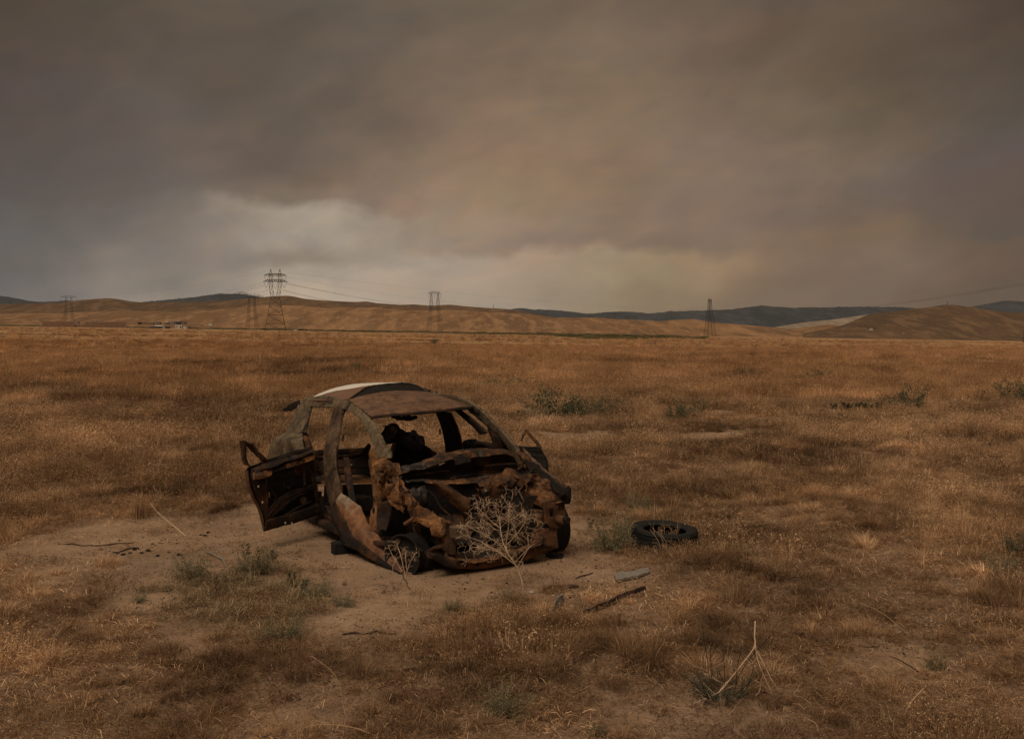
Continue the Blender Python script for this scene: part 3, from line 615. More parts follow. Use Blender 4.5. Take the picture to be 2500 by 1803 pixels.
car_far(572, 799, 1180, M_white, 'tiny white car on the track left of the small dark pylon')
car_far(722, 812, 900, M_white, 'pale car parked just right of the tallest pylon')

def fence(px0, px1, py, hpx, y, label, board=True, step=26):
    a = foot(px0, py, y); b = foot(px1, py, y); hh = hpx / F * y; root = empty('fence', a, label, 'fence', 'fences across the far edge of the plain')
    d = b - a; n = max(2, int(d.length / (step / 10.0))) if board else max(3, int(d.length / 9))
    if board:
        mb = MB(); mb.add([(0,-.05,-1),(d.x,d.y-.05,-1),(d.x,d.y-.05,hh),(0,-.05,hh),(0,.05,-1),(d.x,d.y+.05,-1),(d.x,d.y+.05,hh),(0,.05,hh)], [(0,1,2,3),(5,4,7,6),(3,2,6,7),(4,0,3,7),(1,5,6,2)]); mb.build('boards', M_fence, root)
    else:
        mb = MB()
        for z in (0.5, 1.0, 1.4): mb.bar((0, 0, z), (d.x, d.y, z), 0.05, 3)
        mb.build('rails', M_steel, root)
    n = min(n, 60)
    for i in range(n + 1):
        p = d * (i / n); q = MB(); q.bar((p.x, p.y - .12, -1), (p.x, p.y - .12, hh + (.3 if board else 0)), .14, 4); q.build('post', M_steel if board else M_stick, root)
fence(105, 182, 801, 12.5, 1080, 'tall brown board fence left of the gap'); fence(207, 308, 802, 12.5, 1080, 'tall brown board fence right of the gap')
fence(182, 207, 801, 6, 1082, 'low brown fence section closing the gap')
fence(-30, 105, 800, 2.5, 1080, 'low rail fence at the far left edge', False); fence(308, 430, 805, 3, 1080, 'rail fence between the board fence and the trailers', False)
fence(545, 760, 809.5, 4, 900, 'post and rail fence at the feet of the two left pylons', False)

def far_tree(px, py, hpx, y, label, m, group='small dark trees far off', wf=0.8, seed=0):
    rnd = random.Random(seed); hh = hpx / F * y; root = empty('tree', foot(px, py, y), label, 'tree', group)
    t = MB(); t.bar((0, 0, -1), (0, 0, hh * .5), hh * .05, 5, hh * .03); t.build('trunk', M_stick, root)
    V = []; Fs = []
    for i in range(260):
        u = Vector((rnd.gauss(0, 1), rnd.gauss(0, 1), rnd.gauss(0, 1))).normalized() * (rnd.random() ** .4); s = hh * rnd.uniform(.04, .1)
        c = Vector((u.x * hh * .5 * wf, u.y * hh * .5 * wf, hh * .58 + u.z * hh * .42)); q = Vector((rnd.random() - .5, rnd.random() - .5, rnd.random() - .5)); r_ = Vector((rnd.random() - .5, rnd.random() - .5, rnd.random() - .5))
        n_ = len(V); V += [c, c + q * s * 2, c + r_ * s * 2]; Fs.append((n_, n_ + 1, n_ + 2))
    link('crown', (V, Fs), m, root)
M_treed = simple('dark_tree_foliage', (0.035, 0.034, 0.024), 0.9, 0.3, 0.2, 0)
far_tree(463, 807, 11, 1148, 'dark round tree at the right end of the white trailers', M_treed, wf=1.2)
for i, (px, py, h_) in enumerate(((2098, 797, 4), (2104, 800, 5), (2111, 795, 5), (2118, 799, 5), (2124, 796, 4), (2132, 799, 6), (2138, 802, 4), (2110, 804, 4), (2146, 790, 3), (2160, 787, 3))):
    far_tree(px, py + 3, h_ + 1, 1420 if py < 798 else 1330, 'tiny dark tree scattered round the white farmhouse on the right hill', M_treed, 'tiny dark trees round the farmhouse', 1.0, i)
for i, (px, py, h_) in enumerate(((640, 724, 4), (632, 722, 5), (622, 721, 6), (612, 720, 5), (598, 718, 7), (590, 717, 8), (583, 718, 8), (575, 718, 5), (604, 719, 6), (628, 722, 5))):
    far_tree(px, py + 3, h_ + 2, 6300, 'blue grey tree on the distant ridge left of the tall pylon', M_treed, 'trees along the distant ridge', 1.3, 30 + i)
for px, py, s_ in ((2003, 507, 5), (2049, 522, 4)):
    y = 120; c = W(px, py, y); root = empty('bird', c, 'small dark bird gliding, the ' + ('higher left' if px < 2020 else 'lower right') + ' of two in the right sky', 'bird', 'birds in the sky'); sc = s_ / F * y
    mb = MB(); mb.tube([(-.45 * sc * .3, -.12, 0), (0, 0, .01), (.3 * sc * .3, .14, 0)], [.01, .04, .008], 6); mb.build('body', M_bird, root)
    for s in (-1, 1):
        mb = MB(); mb.add([(0, -.05, 0), (s * sc * .3, -.04, sc * .12), (s * sc * .55, .02, sc * .02), (s * sc * .3, .05, sc * .10), (0, .05, 0), (0, 0, .02), (s * sc * .3, 0, sc * .13)], [(0, 1, 6, 5), (5, 6, 3, 4), (1, 2, 6), (6, 2, 3), (0, 4, 3, 2, 1)]); mb.build('wing', M_bird, root)
# ================================================================ the burnt car
YAW, ROLL = 0.568, -0.045
Rz = Matrix(((math.sin(YAW), math.cos(YAW), 0), (-math.cos(YAW), math.sin(YAW), 0), (0, 0, 1)))
Rx = Matrix(((1, 0, 0), (0, math.cos(ROLL), -math.sin(ROLL)), (0, math.sin(ROLL), math.cos(ROLL))))
CM = Matrix.Translation((-0.33, 9.27, 0)) @ (Rz @ Rx).to_4x4(); CI = CM.inverted()
CO = CI @ Vector((0, 0, CAMH)); C3 = CI.to_3x3()
def kray(x, y):
    px, py = 560 + x * .38801, 900 + y * .38801
    return C3 @ Vector(((px - 1250) / F, 1, -(py - HOR) / F))
def KP(x, y, n, c):
    d = kray(x, y); n = Vector(n); return CO + d * ((c - n.dot(CO)) / n.dot(d))
def KX(x, y, v): return KP(x, y, (1, 0, 0), v)
def KY(x, y, v): return KP(x, y, (0, 1, 0), v)
def KZ(x, y, v): return KP(x, y, (0, 0, 1), v)
def KD(x, y, t): return CO + kray(x, y) * t
def SL(x, y):
    p = KY(x, y, -.78); return KP(x, y, (0, 1, -.4), -.78 - .36) if p.z > .9 else p
def SR(x, y):
    p = KY(x, y, .78); return KP(x, y, (0, 1, .4), .78 + .36) if p.z > .9 else p

def crom(P_, n):
    out_ = []; m = len(P_)
    for i in range(m - 1):
        p0, p1, p2, p3 = P_[max(i - 1, 0)], P_[i], P_[i + 1], P_[min(i + 2, m - 1)]
        for j in range(n):
            t = j / n; out_.append(0.5 * ((2 * p1) + (p2 - p0) * t + (2 * p0 - 5 * p1 + 4 * p2 - p3) * t * t + (3 * p1 - p0 - 3 * p2 + p3) * t ** 3))
    out_.append(P_[-1].copy()); return out_
def nz(p, s, sd): return Vector((noise.noise(p * s + Vector((sd, 0, 0))), noise.noise(p * s + Vector((0, sd, 7))), noise.noise(p * s + Vector((3, 9, sd)))))
def sheet(name, rows, m, parent, nu=6, nv=6, amp=0.01, sc=6.0, jag=0.0, thick=0.006, seed=0, smooth=True, holes=()):
    rows = [crom([Vector(p) for p in r], nu) for r in rows]; cols = list(zip(*rows)); cols = [crom(list(c), nv) for c in cols]
    nc = len(cols); nr = len(cols[0]); V = []; 
    for r in range(nr):
        for c in range(nc):
            p = cols[c][r]; q1 = nz(p, sc, seed); q2 = nz(p, sc * 2.6, seed + 4)
            p = p + (q1 * .5 + Vector([.5 - 1.8 * abs(v) for v in q1]) * .8) * amp + Vector([.4 - 1.6 * abs(v) for v in q2]) * amp * .5
            e = min(r, nr - 1 - r, c, nc - 1 - c)
            if e == 0 and jag: p = p + nz(p, 28, seed + 9) * jag * 1.6
            V.append(p)
    Fs = [(r * nc + c, r * nc + c + 1, (r + 1) * nc + c + 1, (r + 1) * nc + c) for r in range(nr - 1) for c in range(nc - 1)]
    if holes: Fs = [f for f in Fs if not any((sum((V[i] for i in f), Vector()) / 4 - Vector(h[0])).length < h[1] for h in holes)]
    o = link(name, (V, Fs), m, parent, smooth)
    s_ = o.modifiers.new('thickness', 'SOLIDIFY'); s_.thickness = thick; s_.offset = 0
    return o
def beam(name, A_, B_, m, parent, depth, n=10, sub=4, amp=0.004, seed=0, pw=0.55):
    A_ = crom([Vector(p) for p in A_], sub); B_ = crom([Vector(p) for p in B_], sub); dv = Vector(depth); V = []; nn = n
    for a, b in zip(A_, B_):
        c = (a + b) / 2 + dv / 2; u = (b - a) / 2; w_ = dv / 2
        for i in range(nn):
            t = 2 * math.pi * i / nn; cx, sy = math.cos(t), math.sin(t)
            p = c + u * (math.copysign(abs(cx) ** pw, cx)) + w_ * (math.copysign(abs(sy) ** pw, sy))
            V.append(p + nz(p, 7, seed) * amp * 2 + nz(p, 22, seed) * amp)
    k_ = len(A_); Fs = [(j * nn + i, j * nn + (i + 1) % nn, (j + 1) * nn + (i + 1) % nn, (j + 1) * nn + i) for j in range(k_ - 1) for i in range(nn)]
    Fs += [tuple(range(nn))[::-1], tuple(range((k_ - 1) * nn, k_ * nn))]
    o = link(name, (V, Fs), m, parent, True)
    es = o.modifiers.new('edges', 'EDGE_SPLIT'); es.split_angle = R(50)
    return o
def plate(name, outline, holes, m, parent, thick_vec, amp=0.004, sub=5, jag=0.0, seed=0):
    """flat cut sheet with openings; rim points are subdivided and roughened"""
    def den(P_):
        o_ = []
        for i, p in enumerate(P_):
            q = P_[(i + 1) % len(P_)]
            for j in range(sub): o_.append(Vector(p).lerp(Vector(q), j / sub))
        return [p + nz(p, 24, seed) * (jag + 0.002) for p in o_]
    loops = [den(outline)] + [den(h) for h in holes]; flat = [p for l in loops for p in l]
    tris = tessellate_polygon(loops); tv = Vector(thick_vec); N = len(flat)
    flat = [p + nz(p, 5, seed + 2) * amp for p in flat]
    V = flat + [p + tv for p in flat]; Fs = [tuple(t) for t in tris] + [tuple(i + N for i in t)[::-1] for t in tris]; s = 0
    for l in loops:
        for i in range(len(l)): a = s + i; b = s + (i + 1) % len(l); Fs.append((a, b, b + N, a + N))
        s += len(l)
    return link(name, (V, Fs), m, parent)

car = empty('burned_car', label='burnt out rusty car shell with torn roof and crushed front standing on bare sand', cat='car', mat=CM)

# --- left side of the picture: side frame, pillars, sill
beam('side_frame', [SL(*p) for p in ((345,398),(385,320),(415,250),(440,205),(490,178),(560,169),(640,176),(700,192),(760,205),(812,240),(860,288),(897,345),(932,410),(965,475),(995,522),(1000,560))],
     [SL(*p) for p in ((470,398),(480,335),(492,275),(508,243),(548,243),(600,246),(665,248),(705,255),(756,275),(800,310),(845,365),(872,420),(893,480),(915,530),(935,565),(958,578))], M_tan, car, (0, .055, 0), seed=1)
beam('centre_pillar', [SL(*p) for p in ((655,235),(632,300),(612,380),(598,460),(585,550),(582,640),(590,700),(600,780),(622,850),(655,910),(700,965))],
     [SL(*p) for p in ((712,240),(690,300),(672,380),(660,460),(655,550),(660,640),(672,700),(685,780),(692,840),(720,900),(770,960))], M_pillar, car, (0, .07, 0), amp=.005, seed=2)
sheet('pillar_flange', [[SL(x, y) + Vector((0, .10, 0)) for x, y in ((660,560),(664,640),(676,710),(690,790),(700,850))], [SL(x, y) + Vector((0, .14, 0)) for x, y in ((672,560),(684,640),(694,710),(706,790),(716,850))]], M_dark, car, amp=.004)
beam('sill', [KY(*p, -.78) for p in ((500,925),(600,962),(690,1000),(800,1040),(900,1075),(1000,1090))], [KY(*p, -.78) for p in ((500,968),(600,1015),(690,1058),(800,1092),(900,1115),(1000,1128))], M_dark, car, (0, .13, 0), seed=3)
beam('hinge_pillar', [KY(*p, -.74) for p in ((868,488),(864,560),(872,640),(882,740),(886,860),(886,930),(884,1010))], [KY(*p, -.74) for p in ((905,485),(930,560),(960,640),(958,740),(940,860),(930,930),(924,1015))], M_orange, car, (0, .10, 0), amp=.018, seed=5)
for i, (x, y, h_) in enumerate(((893, 665, 12), (908, 668, 10), (950, 740, 22), (906, 870, 38))):
    mb = MB(); p = KY(x, y, -.746); q = KY(x, y + h_, -.746); mb.tube([p, p.lerp(q, .5), q], [.008, .013, .008], 8); mb.build('lamp_hole' if i == 9 else 'slot', M_soot, car)

sheet('quarter_panel', [[SL(345,402), SL(400,400) + Vector((0,-.02,0)), SL(458,405)], [KY(285,440,-.82), KY(370,440,-.88), KY(462,450,-.80)], [KY(252,500,-.84), KY(350,490,-.90), KY(470,500,-.80)], [KY(240,560,-.82), KY(345,560,-.88), KY(480,560,-.80)], [KY(250,680,-.80), KY(360,680,-.82), KY(500,680,-.78)], [KY(290,800,-.78), KY(390,800,-.78), KY(520,820,-.78)]], M_tan, car, amp=.014, sc=4, jag=.006, seed=6)
beam('pillar_foot', [SL(400,398), SL(420,430), KY(440,470,-.76), KY(450,500,-.76)], [SL(440,402), SL(460,430), KY(470,470,-.76), KY(478,500,-.76)], M_rust, car, (0,.1,0), seed=7)
mb = MB(); mb.bar(KY(460,482,-.6), KY(502,484,-.6), .008, 4); mb.bar(KY(460,490,-.6), KY(498,492,-.6), .006, 4); mb.bar(KY(502,484,-.6), KY(498,492,-.6), .006, 4); mb.build('bracket', M_dark, car)

# --- right side of the picture
beam('side_frame', [SR(*p) for p in ((1200,148),(1290,152),(1405,160),(1480,180),(1545,212),(1605,257),(1665,315),(1722,375),(1778,432),(1822,487),(1850,540),(1868,590))],
     [SR(*p) for p in ((1200,172),(1290,176),(1400,190),(1462,215),(1512,247),(1566,297),(1622,345),(1680,395),(1735,450),(1782,505),(1818,560),(1840,612))], M_tan, car, (0, -.06, 0), seed=8)
beam('pillar_lining', [SR(*p) + Vector((0,-.105,0)) for p in ((1500,240),(1560,285),(1622,335),(1690,400))], [SR(*p) + Vector((0,-.105,0)) for p in ((1490,262),(1545,310),(1600,360),(1650,415))], M_dark, car, (0, -.05, 0), seed=9)
beam('quarter_light_post', [SR(*p) for p in ((1650,375),(1680,430),(1692,480),(1700,530))], [SR(*p) for p in ((1706,410),(1730,440),(1742,480),(1750,530))], M_dark, car, (0, -.08, 0), seed=10)
sheet('quarter_light_base', [[SR(1725,440), SR(1760,475), SR(1800,520)], [SR(1720,540), SR(1760,545), SR(1810,550)]], M_dark, car, amp=.005)
beam('centre_pillar', [SR(*p) for p in ((1330,272),(1358,340),(1376,400),(1388,470),(1392,540),(1394,640),(1396,760))], [SR(*p) for p in ((1392,272),(1422,340),(1448,410),(1464,475),(1470,540),(1474,640),(1480,760))], M_soot, car, (0, -.09, 0), seed=11)
beam('pillar_edge', [SR(*p) for p in ((1386,272),(1416,340),(1441,410),(1457,475),(1463,540))], [SR(*p) for p in ((1400,272),(1432,340),(1458,410),(1473,475),(1480,540))], M_fender, car, (0, -.02, 0), seed=12)
for x, y in ((1368, 398), (655, 440)):
    mb = MB(); c_ = (SR(x, y) if x > 1000 else SL(x + 0, y)) + Vector((.02, -.1 if x > 1000 else .1, 0)); u = Vector((.016, 0, .0)); v = Vector((0, 0, .022))
    P_ = [c_ + u * math.cos(t) * 1.2 + v * math.sin(t) for t in [i * math.pi / 4 for i in range(9)]]; mb.tube(P_, .006, 5); mb.bar(c_ + v, c_ + v * 1.9 , .008, 4); mb.build('belt_buckle', M_soot, car)
beam('sill', [Vector((-.5, .78, .36)), Vector((-2.2, .78, .36))], [Vector((-.5, .78, .22)), Vector((-2.2, .78, .22))], M_dark, car, (0, -.13, 0), seed=13)
sheet('quarter_panel', [[Vector((-2.3,.78,.8)), Vector((-2.8,.82,.86)), Vector((-3.5,.78,.82))], [Vector((-2.25,.80,.6)), Vector((-2.8,.84,.68)), Vector((-3.6,.8,.6))], [Vector((-2.2,.78,.32)), Vector((-2.75,.78,.55)), Vector((-3.6,.78,.35))]], M_dark, car, amp=.015, seed=14)
sheet('rear_panel', [[Vector((-3.6,-.74,.7)), Vector((-3.66,0,.72)), Vector((-3.6,.74,.74))], [Vector((-3.6,-.74,.3)), Vector((-3.66,0,.3)), Vector((-3.6,.74,.3))]], M_dark, car, amp=.02, seed=15)

# --- roof
hl, hr = SL(885,298), SR(1548,236); rl, rr = SL(748,197), SR(1290,156)
def rrow(a, b, crown, fwd, n=6):
    return [a.lerp(b, i / n) + Vector((fwd * math.sin(math.pi * i / n), 0, crown * math.sin(math.pi * i / n) ** .8)) for i in range(n + 1)]
sheet('front_roof_panel', [rrow(hl, hr, .02, .20), rrow(hl.lerp(rl, .33), hr.lerp(rr, .33), .055, .13), rrow(hl.lerp(rl, .66), hr.lerp(rr, .66), .065, .06), rrow(rl, rr, .06, 0)], M_roof, car, amp=.006, sc=2.5, thick=.012, seed=20)
mb = MB(); mb.tube([p + Vector((.004, 0, -.014)) for p in crom(rrow(hl, hr, .02, .20), 4)], .013, 6); mb.build('roof_edge_lip', M_dark, car, True)
sheet('roof_lining', [[KX(1015,298,-1.3), KX(1100,296,-1.3), KX(1185,292,-1.3)], [KX(1038,316,-1.32), KX(1100,327,-1.32), KX(1172,316,-1.32)]], M_soot, car, amp=.006, jag=.012, seed=21)
front = [KX(748,194,-1.9), KX(805,152,-2.0), KX(880,109,-2.1), KX(980,93,-2.1), KX(1065,86,-2.1), KX(1140,90,-2.1), KX(1205,112,-2.1), KX(1250,146,-2.1), KX(1300,152,-2.1)]
def zr(X, Y, dz=0): return Vector((X, Y, 1.42 + .075 * Y + .16 * (1 - (Y / .6) ** 2) + dz))
ysr = [-.60, -.45, -.3, -.15, 0, .15, .3, .45, .56]
rear = [front, [front[i].lerp(zr(-2.5, ysr[i], .01), .55) for i in range(9)], [zr(-2.6, y, .01) for y in ysr], [zr(-3.0, y * .98, -.03) for y in ysr], [zr(-3.28, y * .96, -.11) for y in ysr]]
# paint mask line across the rear roof
l1, l2 = zr(-2.86, -.52), zr(-2.08, -.18)
def roof_paint():
    m, kk, b, o = mat('rear_roof_rust_and_white_paint'); t = kk.new('ShaderNodeTexCoord').outputs['Object']
    d = Vector((l2.x - l1.x, l2.y - l1.y, 0)).normalized(); nrm = Vector((-d.y, d.x, 0)) if Vector((-d.y, d.x, 0)).x < 0 else Vector((d.y, -d.x, 0))
    s_ = kk.math('SUBTRACT', kk.vm('DOT_PRODUCT', t, tuple(nrm)), float(nrm.dot(l1)))
    n = kk.noise(t, 10, 6, 0.7); n2 = kk.noise(t, 4, 5, 0.6); n3 = kk.noise(t, 40, 4, .7)
    w1 = kk.maprange(s_, -0.004, 0.004); e = kk.math('ADD', s_, kk.math('MULTIPLY', kk.math('SUBTRACT', n, .5), .30))
    burnt = kk.maprange(e, .30, .32)
    brown = kk.mix(n2, (0.11, 0.058, 0.035), (0.23, 0.12, 0.065)); bcol = kk.ramp(n2, [(.42, (.03, .026, .024)), (.5, (.16, .14, .12)), (.6, (.5, .46, .40))])
    c = kk.mix(w1, brown, kk.mix(burnt, (0.72, 0.68, 0.60), bcol)); kk.put(b.inputs['Base Color'], c); b.inputs['Roughness'].default_value = .6; bump(kk, b, n3, .3, .004)
    return m
sheet('rear_roof_panel', rear, roof_paint(), car, nu=4, nv=5, amp=.006, sc=3, thick=.010, seed=22, jag=.004)
sheet('folded_roof_underside', [[p + Vector((-.01, 0, -.012)) for p in front], [KX(750,200,-1.88), KX(810,186,-1.93), KX(885,166,-1.98), KX(985,163,-2.0), KX(1065,158,-2.0), KX(1140,156,-2.0), KX(1205,154,-2.0), KX(1250,156,-2.0), KX(1300,158,-2.0)]], M_soot, car, nu=4, amp=.008, seed=23)
sheet('torn_roof_scrap', [[KX(1225,128,-2.15), KX(1262,132,-2.15), KX(1298,150,-2.2)], [KX(1215,156,-2.1), KX(1260,160,-2.1), KX(1300,160,-2.2)]], M_dark, car, amp=.035, sc=14, seed=24, jag=.01)
sheet('roof_tail_flap', [[SL(440,198), KY(400,212,-.62), KY(365,235,-.64), KY(333,258,-.66)], [SL(452,232), KY(415,248,-.60), KY(385,264,-.62), KY(350,268,-.64)]], M_soot, car, amp=.008, seed=25, jag=.006)
sheet('rear_window_frame', [[zr(-3.28,-.5,-.11), zr(-3.30,-.2,-.10), zr(-3.3,.1,-.10), zr(-3.3,.4,-.11)], [zr(-3.40,-.46,-.17), zr(-3.42,-.2,-.16), zr(-3.42,.1,-.16), zr(-3.40,.4,-.17)]], M_dark, car, amp=.01, seed=26)

# --- cabin
fl = MB(); fl.box((-1.95, 0, .19), (2.7, 1.40, .03)); fl.box((-1.8, 0, .25), (2.3, .26, .12)); fl.build('floor_pan', M_dark, car)
sheet('seat_back_panel', [[KX(560,560,-2.72), KX(650,555,-2.72), KX(740,550,-2.72), KX(800,538,-2.72), KX(848,512,-2.72), KX(885,476,-2.72), KX(960,560,-2.72), KX(1080,600,-2.72)],
      [KX(570,640,-2.62), KX(650,640,-2.62), KX(740,640,-2.62), KX(800,640,-2.62), KX(850,640,-2.62), KX(890,640,-2.62), KX(960,660,-2.62), KX(1080,680,-2.62)],
      [KX(570,705,-2.6), KX(650,705,-2.6), KX(740,705,-2.6), KX(800,705,-2.6), KX(850,705,-2.6), KX(890,705,-2.6), KX(960,710,-2.6), KX(1080,720,-2.6)]], M_dark, car, nu=3, amp=.012, seed=30)
mb = MB(); mb.tube(crom([KX(*p, -2.70) for p in ((545,560),(650,554),(740,549),(800,537),(848,511),(882,474))], 5), .022, 7); mb.build('parcel_shelf_rim', M_rust, car, True)
for yy in (620, 660, 685): 
    mb = MB(); mb.bar(KX(660,yy,-2.55), KX(880,yy-3,-2.55), .012, 6); mb.build('seat_rib', M_soot, car)
beam('seat_ledge', [KX(600,702,-2.1), KX(700,702,-2.1), KX(800,701,-2.1), KX(930,698,-2.1)], [KX(600,728,-2.0), KX(700,728,-2.0), KX(800,726,-2.0), KX(930,722,-2.0)], M_orange, car, (-.4, 0, .02), amp=.003, seed=31)
plate('seat_bulkhead', [KX(600,730,-2.03), KX(930,726,-2.03), KX(1130,740,-2.03), KX(1130,905,-2.03), KX(930,900,-2.03), KX(600,890,-2.03)], [], M_soot, car, (-.02, 0, 0), seed=32)
mb = MB(); mb.box(Vector((-2.0, -.45, .34)), (.5, .35, .14)); mb.build('seat_base', M_soot, car)
rem = plate('burnt_seat_remnant', [KX(*p, -2.8) for p in ((950,432),(990,380),(1030,340),(1062,346),(1100,384),(1140,392),(1170,384),(1198,418),(1228,428),(1233,505),(1228,590),(1150,612),(1075,645),(1015,650),(1000,600),(1016,556),(1040,512),(1050,470),(1018,470),(985,486),(960,470))],
      [[KX(*p, -2.8) for p in ((1012,402),(1022,398),(1026,408),(1016,412))], [KX(*p, -2.8) for p in ((1184,502),(1195,500),(1197,522),(1186,524))]], M_soot, car, (-.05, 0, 0), amp=.03, jag=.02, seed=33, sub=4)
sheet('crumpled_shelf', [[KX(1060,420,-2.72), KX(1110,405,-2.68), KX(1165,400,-2.68), KX(1205,430,-2.7)], [KX(1065,500,-2.6), KX(1110,490,-2.55), KX(1160,480,-2.55), KX(1215,500,-2.62)], [KX(1060,590,-2.65), KX(1110,590,-2.6), KX(1160,590,-2.6), KX(1215,580,-2.65)]], M_soot, car, amp=.045, sc=9, jag=.01, smooth=False, seed=34)
beam('bent_pillar_stub', [KX(945,450,-2.6), KX(990,395,-2.65), KX(1030,345,-2.7)], [KX(985,485,-2.6), KX(1030,440,-2.65), KX(1068,395,-2.7)], M_dark, car, (-.06, 0, 0), amp=.012, seed=35)

# --- front: cowl, firewall, engine bay
beam('cowl_beam', [KX(*p, -.55) for p in ((1070,640),(1130,622),(1210,598),(1300,568),(1400,540),(1520,516),(1650,508),(1755,512),(1808,545))], [KX(*p, -.50) for p in ((1088,662),(1150,652),(1230,636),(1320,608),(1410,582),(1520,566),(1650,552),(1755,550),(1815,566))], M_rust, car, (-.14, 0, .01), amp=.010, seed=40)
sheet('cowl_flap', [[KX(1405,542,-.47), KX(1460,528,-.47), KX(1520,514,-.47)], [KX(1425,604,-.43), KX(1470,596,-.43), KX(1518,588,-.44)]], M_fender, car, amp=.006, seed=41)
plate('firewall', [KX(*p, -.6) for p in ((1085,655),(1230,630),(1400,590),(1520,560),(1650,545),(1815,555),(1840,655),(1700,690),(1560,700),(1400,712),(1250,716),(1110,708))], [[KX(*p, -.6) for p in ((1478,630),(1540,612),(1600,612),(1605,640),(1560,655),(1490,660))]], M_dark, car, (-.03, 0, 0), amp=.02, seed=42)
sheet('paper_like_scrap', [[KX(1545,640,-.66), KX(1575,630,-.66), KX(1603,622,-.66)], [KX(1548,654,-.66), KX(1575,652,-.66), KX(1602,640,-.66)]], M_white, car, amp=.01)
sheet('cowl_ledge', [[KX(*p, -.42) for p in ((1105,706),(1180,698),(1260,697),(1350,700),(1450,694),(1560,680),(1640,664))], [KX(*p, -.34) for p in ((1118,716),(1190,712),(1270,718),(1350,728),(1450,726),(1560,716),(1650,690))]], M_rust, car, amp=.012, seed=43, jag=.006)
sheet('bulkhead', [[Vector((-.66, y, .80 + .06 * (y + .4))) if y > -.5 else Vector((-.66, y, .62)) for y in (-.70, -.4, 0, .4, .76)], [Vector((-.62, y, .5)) for y in (-.70, -.4, 0, .4, .76)], [Vector((-.66, y, .16)) for y in (-.70, -.4, 0, .4, .76)]], M_soot, car, amp=.03, seed=44)
sheet('inner_wing_side', [[Vector((-.66, .70, .82)), Vector((-.3, .68, .78)), Vector((.1, .64, .62)), Vector((.22, .62, .5))], [Vector((-.66, .70, .5)), Vector((-.3, .64, .5)), Vector((.1, .60, .42)), Vector((.22, .6, .4))], [Vector((-.66, .70, .16)), Vector((-.3, .62, .3)), Vector((.1, .58, .28)), Vector((.22, .58, .2))]], M_soot, car, amp=.03, seed=144)
for i in range(16):       # torn shreds hanging round the engine bay and the crushed wing
    q = KX(*((930 + i * 26, 640 + i * 21) if i < 10 else (1560 + (i - 10) * 75, 800 - (i % 3) * 40)), -.28 + .03 * i if i < 10 else .05); rr = random.Random(i); u = Vector((rr.uniform(-.02, .04), rr.uniform(-.09, .09), rr.uniform(-.05, .05))); v = Vector((rr.uniform(-.03, .03), rr.uniform(-.04, .04), rr.uniform(-.13, -.05)))
    sheet('torn_metal_shred', [[q, q + u * .5 + v * .1, q + u], [q + v * .5 + u * .1, q + v * .6 + u * .5, q + v * .4 + u * .9], [q + v, q + v * 1.1 + u * .3, q + v * .8 + u * .6]], (M_rust, M_dark, M_orange, M_fender)[i % 4], car, nu=3, nv=3, amp=.02, sc=12, jag=.012, seed=200 + i)
sheet('bent_bonnet_strip', [[KX(*p, -.22) for p in ((1272,706),(1340,716),(1430,772),(1518,825))], [KX(*p, -.17) for p in ((1280,715),(1350,752),(1440,822),(1512,876))], [KX(*p, -.22) for p in ((1288,728),(1345,800),(1425,872),(1506,930))]], M_fender, car, amp=.010, seed=45, jag=.004)
M_shiny = simple('melted_grey_metal', (0.05, 0.042, 0.04), 0.28, 0.5, 12, 0.8, 0.6)
sheet('melted_metal_sheet', [[KX(*p, -.30) for p in ((1122,752),(1180,748),(1236,742))], [KX(*p, -.24) for p in ((1150,810),(1190,820),(1245,815))], [KX(*p, -.28) for p in ((1180,845),(1210,880),(1248,900))]], M_shiny, car, amp=.03, sc=12, seed=46)
sheet('crumpled_tower_plate', [[KX(*p, -.05) for p in ((1552,706),(1620,682),(1700,655),(1772,632),(1840,655),(1892,652))], [KX(*p, .04) for p in ((1575,765),(1640,748),(1720,730),(1790,715),(1850,715),(1905,690))], [KX(*p, 0) for p in ((1598,800),(1640,838),(1720,805),(1790,786),(1850,755),(1910,720))]], M_rust, car, nu=4, nv=4, amp=.040, sc=10, smooth=False, seed=47, jag=.008)
mb = MB(); p = KX(1612,772,.07); mb.tube([p, p + Vector((.03,0,0)), p + Vector((.035,0,0))], [.045,.045,.02], 12); mb.build('strut_cap', M_dark, car, True)
mb = MB(); mb.bar(KX(1614,764,.1), KX(1614,764,.14), .014, 8); mb.build('bolt', M_tan, car)
sheet('inner_fender', [[KX(1790,700,-.15), KX(1868,660,-.05), KX(1950,672,.05), KX(2035,735,.15), KX(2108,800,.25)], [KX(1830,755,-.1), KX(1890,735,0), KX(1985,755,.1), KX(2055,800,.2), KX(2108,828,.28)], [KX(1850,830,0), KX(1920,850,.1), KX(1985,858,.18), KX(2050,855,.24), KX(2105,852,.28)]], M_orange, car, nu=4, nv=4, amp=.048, sc=9, smooth=False, seed=48, jag=.006)
sheet('inner_fender_flange', [[KX(1905,626,-.2), KX(1950,660,-.05), KX(2000,705,.05), KX(2055,765,.18), KX(2118,792,.28)], [KX(1912,650,-.2), KX(1962,690,-.05), KX(2010,735,.05), KX(2062,788,.18), KX(2116,806,.28)]], M_fender, car, amp=.008, seed=49)
beam('fender_rail', [KY(*p, .80) for p in ((1862,498),(1905,548),(1950,590),(2005,640),(2070,695),(2135,745))], [KY(*p, .80) for p in ((1864,522),(1906,566),(1952,606),(2002,656),(2064,712),(2125,766))], M_pillar, car, (0, -.04, 0), amp=.012, seed=50)
